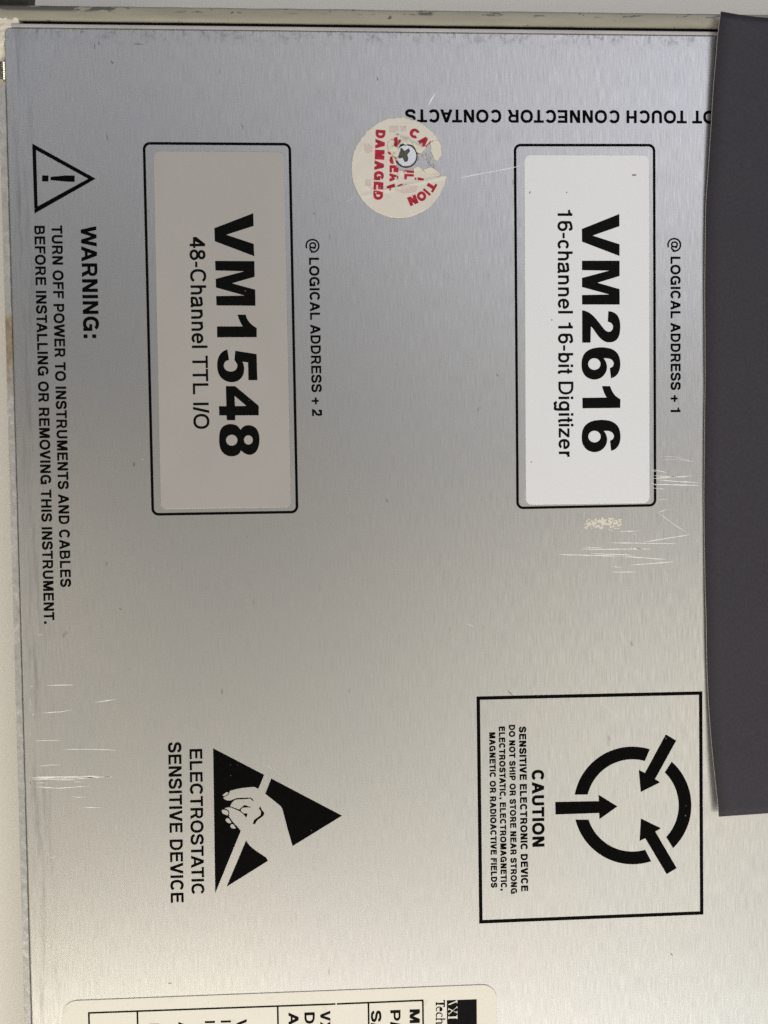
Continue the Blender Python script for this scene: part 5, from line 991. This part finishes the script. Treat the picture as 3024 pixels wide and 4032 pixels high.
screw_parts = []
def screw():
    n = 40; cross = [(5.7,94.423),(6.692,93.533),(7.849,94.245),(8.077,93.421),(7.348,92.546),(7.621,91.534),(7.323,90.755),(6.605,90.705),(6.142,91.764),(5.111,91.524),(5.003,92.348),(5.446,93.292)]
    circ = lambda r: [(scx + r * math.cos(2 * math.pi * i / n), scy + r * math.sin(2 * math.pi * i / n)) for i in range(n)]
    vs, tri = fill([circ(scr - .12)], [cross]); V = [(x, y, .42) for x, y in vs]; F = list(tri)
    E = {(f[k], f[(k + 1) % 3]) for f in tri for k in range(3)}; bd = [(a, b) for a, b in E if (b, a) not in E]
    low = {}; wall = []
    for a, b in bd:
        for q in (a, b):
            if q not in low:
                x, y, z = V[q]; rr = math.hypot(x - scx, y - scy); outer = rr > scr - .2
                low[q] = len(V)
                V.append((scx + (x - scx) * (scr / rr), scy + (y - scy) * (scr / rr), .18) if outer else (scx + (x - scx) * .82, scy + (y - scy) * .82, .05))
        F.append((b, a, low[a], low[b])); wall.append(0 if math.hypot(V[a][0] - scx, V[a][1] - scy) > scr - .2 else 1)
    o = link('screw', V, F, M_ZINC, root, mats=[M_ZINC, M_RECESS], idx=[0] * len(tri) + wall); o['label'] = 'zinc plated cross-head screw showing through the torn seal'
    c2 = [(scx + (x - scx) * .97, scy + (y - scy) * .97) for x, y in cross]
    vs, tri = fill([c2]); link('recess', [(x, y, .06) for x, y in vs], tri, M_RECESS, o)
    vs, tri = fill([circ(scr + .32)], [circ(scr - .02)])
    link('countersink_shade_ring', [(x, y, .035) for x, y in vs], tri, M_DARK, o)  # flat ring, countersink shade put in as black
screw()

# ------------------------------------------------------------------ dark card covering the right side
CARD_X, CARD = (85.444,[(128.72,2.67,4.09),(124.03,2.26,3.23),(109.54,1.79,2.31),(97.97,1.46,1.66),(86.78,1.14,1.03),(81.98,0.91,0.58),(60.39,0.77,0.32),(37.61,0.8,0.37),(13.49,0.67,0.13),(-1.18,0.61,0.01),(-19.58,0.7,0.19),(-44.47,0.91,0.58),(-59.55,1.24,1.21),(-74.63,1.85,2.41),(-82.95,2.23,3.17)])
def card():
    ys = [p[0] for p in CARD][::-1]; zs_ = [p[1] for p in CARD][::-1]; xs_ = [p[2] for p in CARD][::-1]
    def zat(y, zs=zs_):
        for i in range(len(ys) - 1):
            if y <= ys[i + 1] or i == len(ys) - 2:
                t = (y - ys[i]) / (ys[i + 1] - ys[i]); return zs[i] + (zs[i + 1] - zs[i]) * t
    def smooth(y, a=zs_): return sum(zat(min(max(y + o, ys[0]), ys[-1]), a) for o in (-3, -1.5, 0, 1.5, 3)) / 5
    nu, nv, W, T = 12, 110, 62.0, .35; top, bot = [], []
    for i in range(nu + 1):
        u = i / nu; x = CARD_X + W * u
        y1 = ys[-1] - 1.0 * min(1, u * W / 12) ** .7 - .02 * u * W; y0 = ys[0] + .035 * u * W
        for j in range(nv + 1):
            y = y0 + (y1 - y0) * j / nv
            z = smooth(y) * (1 - .22 * min(1, u * 3) * (1 if y > 60 else 0) * max(0, (y - 60) / 60)) + .25 * u + (.18 * noise.noise(Vector((y * .05, 3.1, 0))) if j else 0)
            xx = x + smooth(y, xs_) * (1 - u) + (.12 * noise.noise(Vector((y * .08, 0, 7))) if i == 0 else 0)
            top.append((xx, y, z)); bot.append((xx, y, z - T))
    n = len(top); V = top + bot; F, idx = [], []; q = nv + 1
    for i in range(nu):
        for j in range(nv):
            a, b, c, d = i * q + j, (i + 1) * q + j, (i + 1) * q + j + 1, i * q + j + 1
            F += [(a, b, c, d), (d + n, c + n, b + n, a + n)]; idx += [0, 0]
    for j in range(nv):
        a, d = j, j + 1; F.append((d, d + n, a + n, a)); idx.append(1)
        a, d = nu * q + j, nu * q + j + 1; F.append((a, a + n, d + n, d)); idx.append(1)
    for i in range(nu):
        a, b = i * q, (i + 1) * q; F.append((a, a + n, b + n, b)); idx.append(0)
        a, b = i * q + nv, (i + 1) * q + nv; F.append((b, b + n, a + n, a)); idx.append(0)
    o = link('dark_card', V, F, M_CARD, None, True, [M_CARD, M_CARD_EDGE], idx)
    for p in o.data.polygons: p.use_smooth = p.material_index == 0
    tag(o, 'curled dark grey card lying over the right side of the metal panel', 'card')
card()
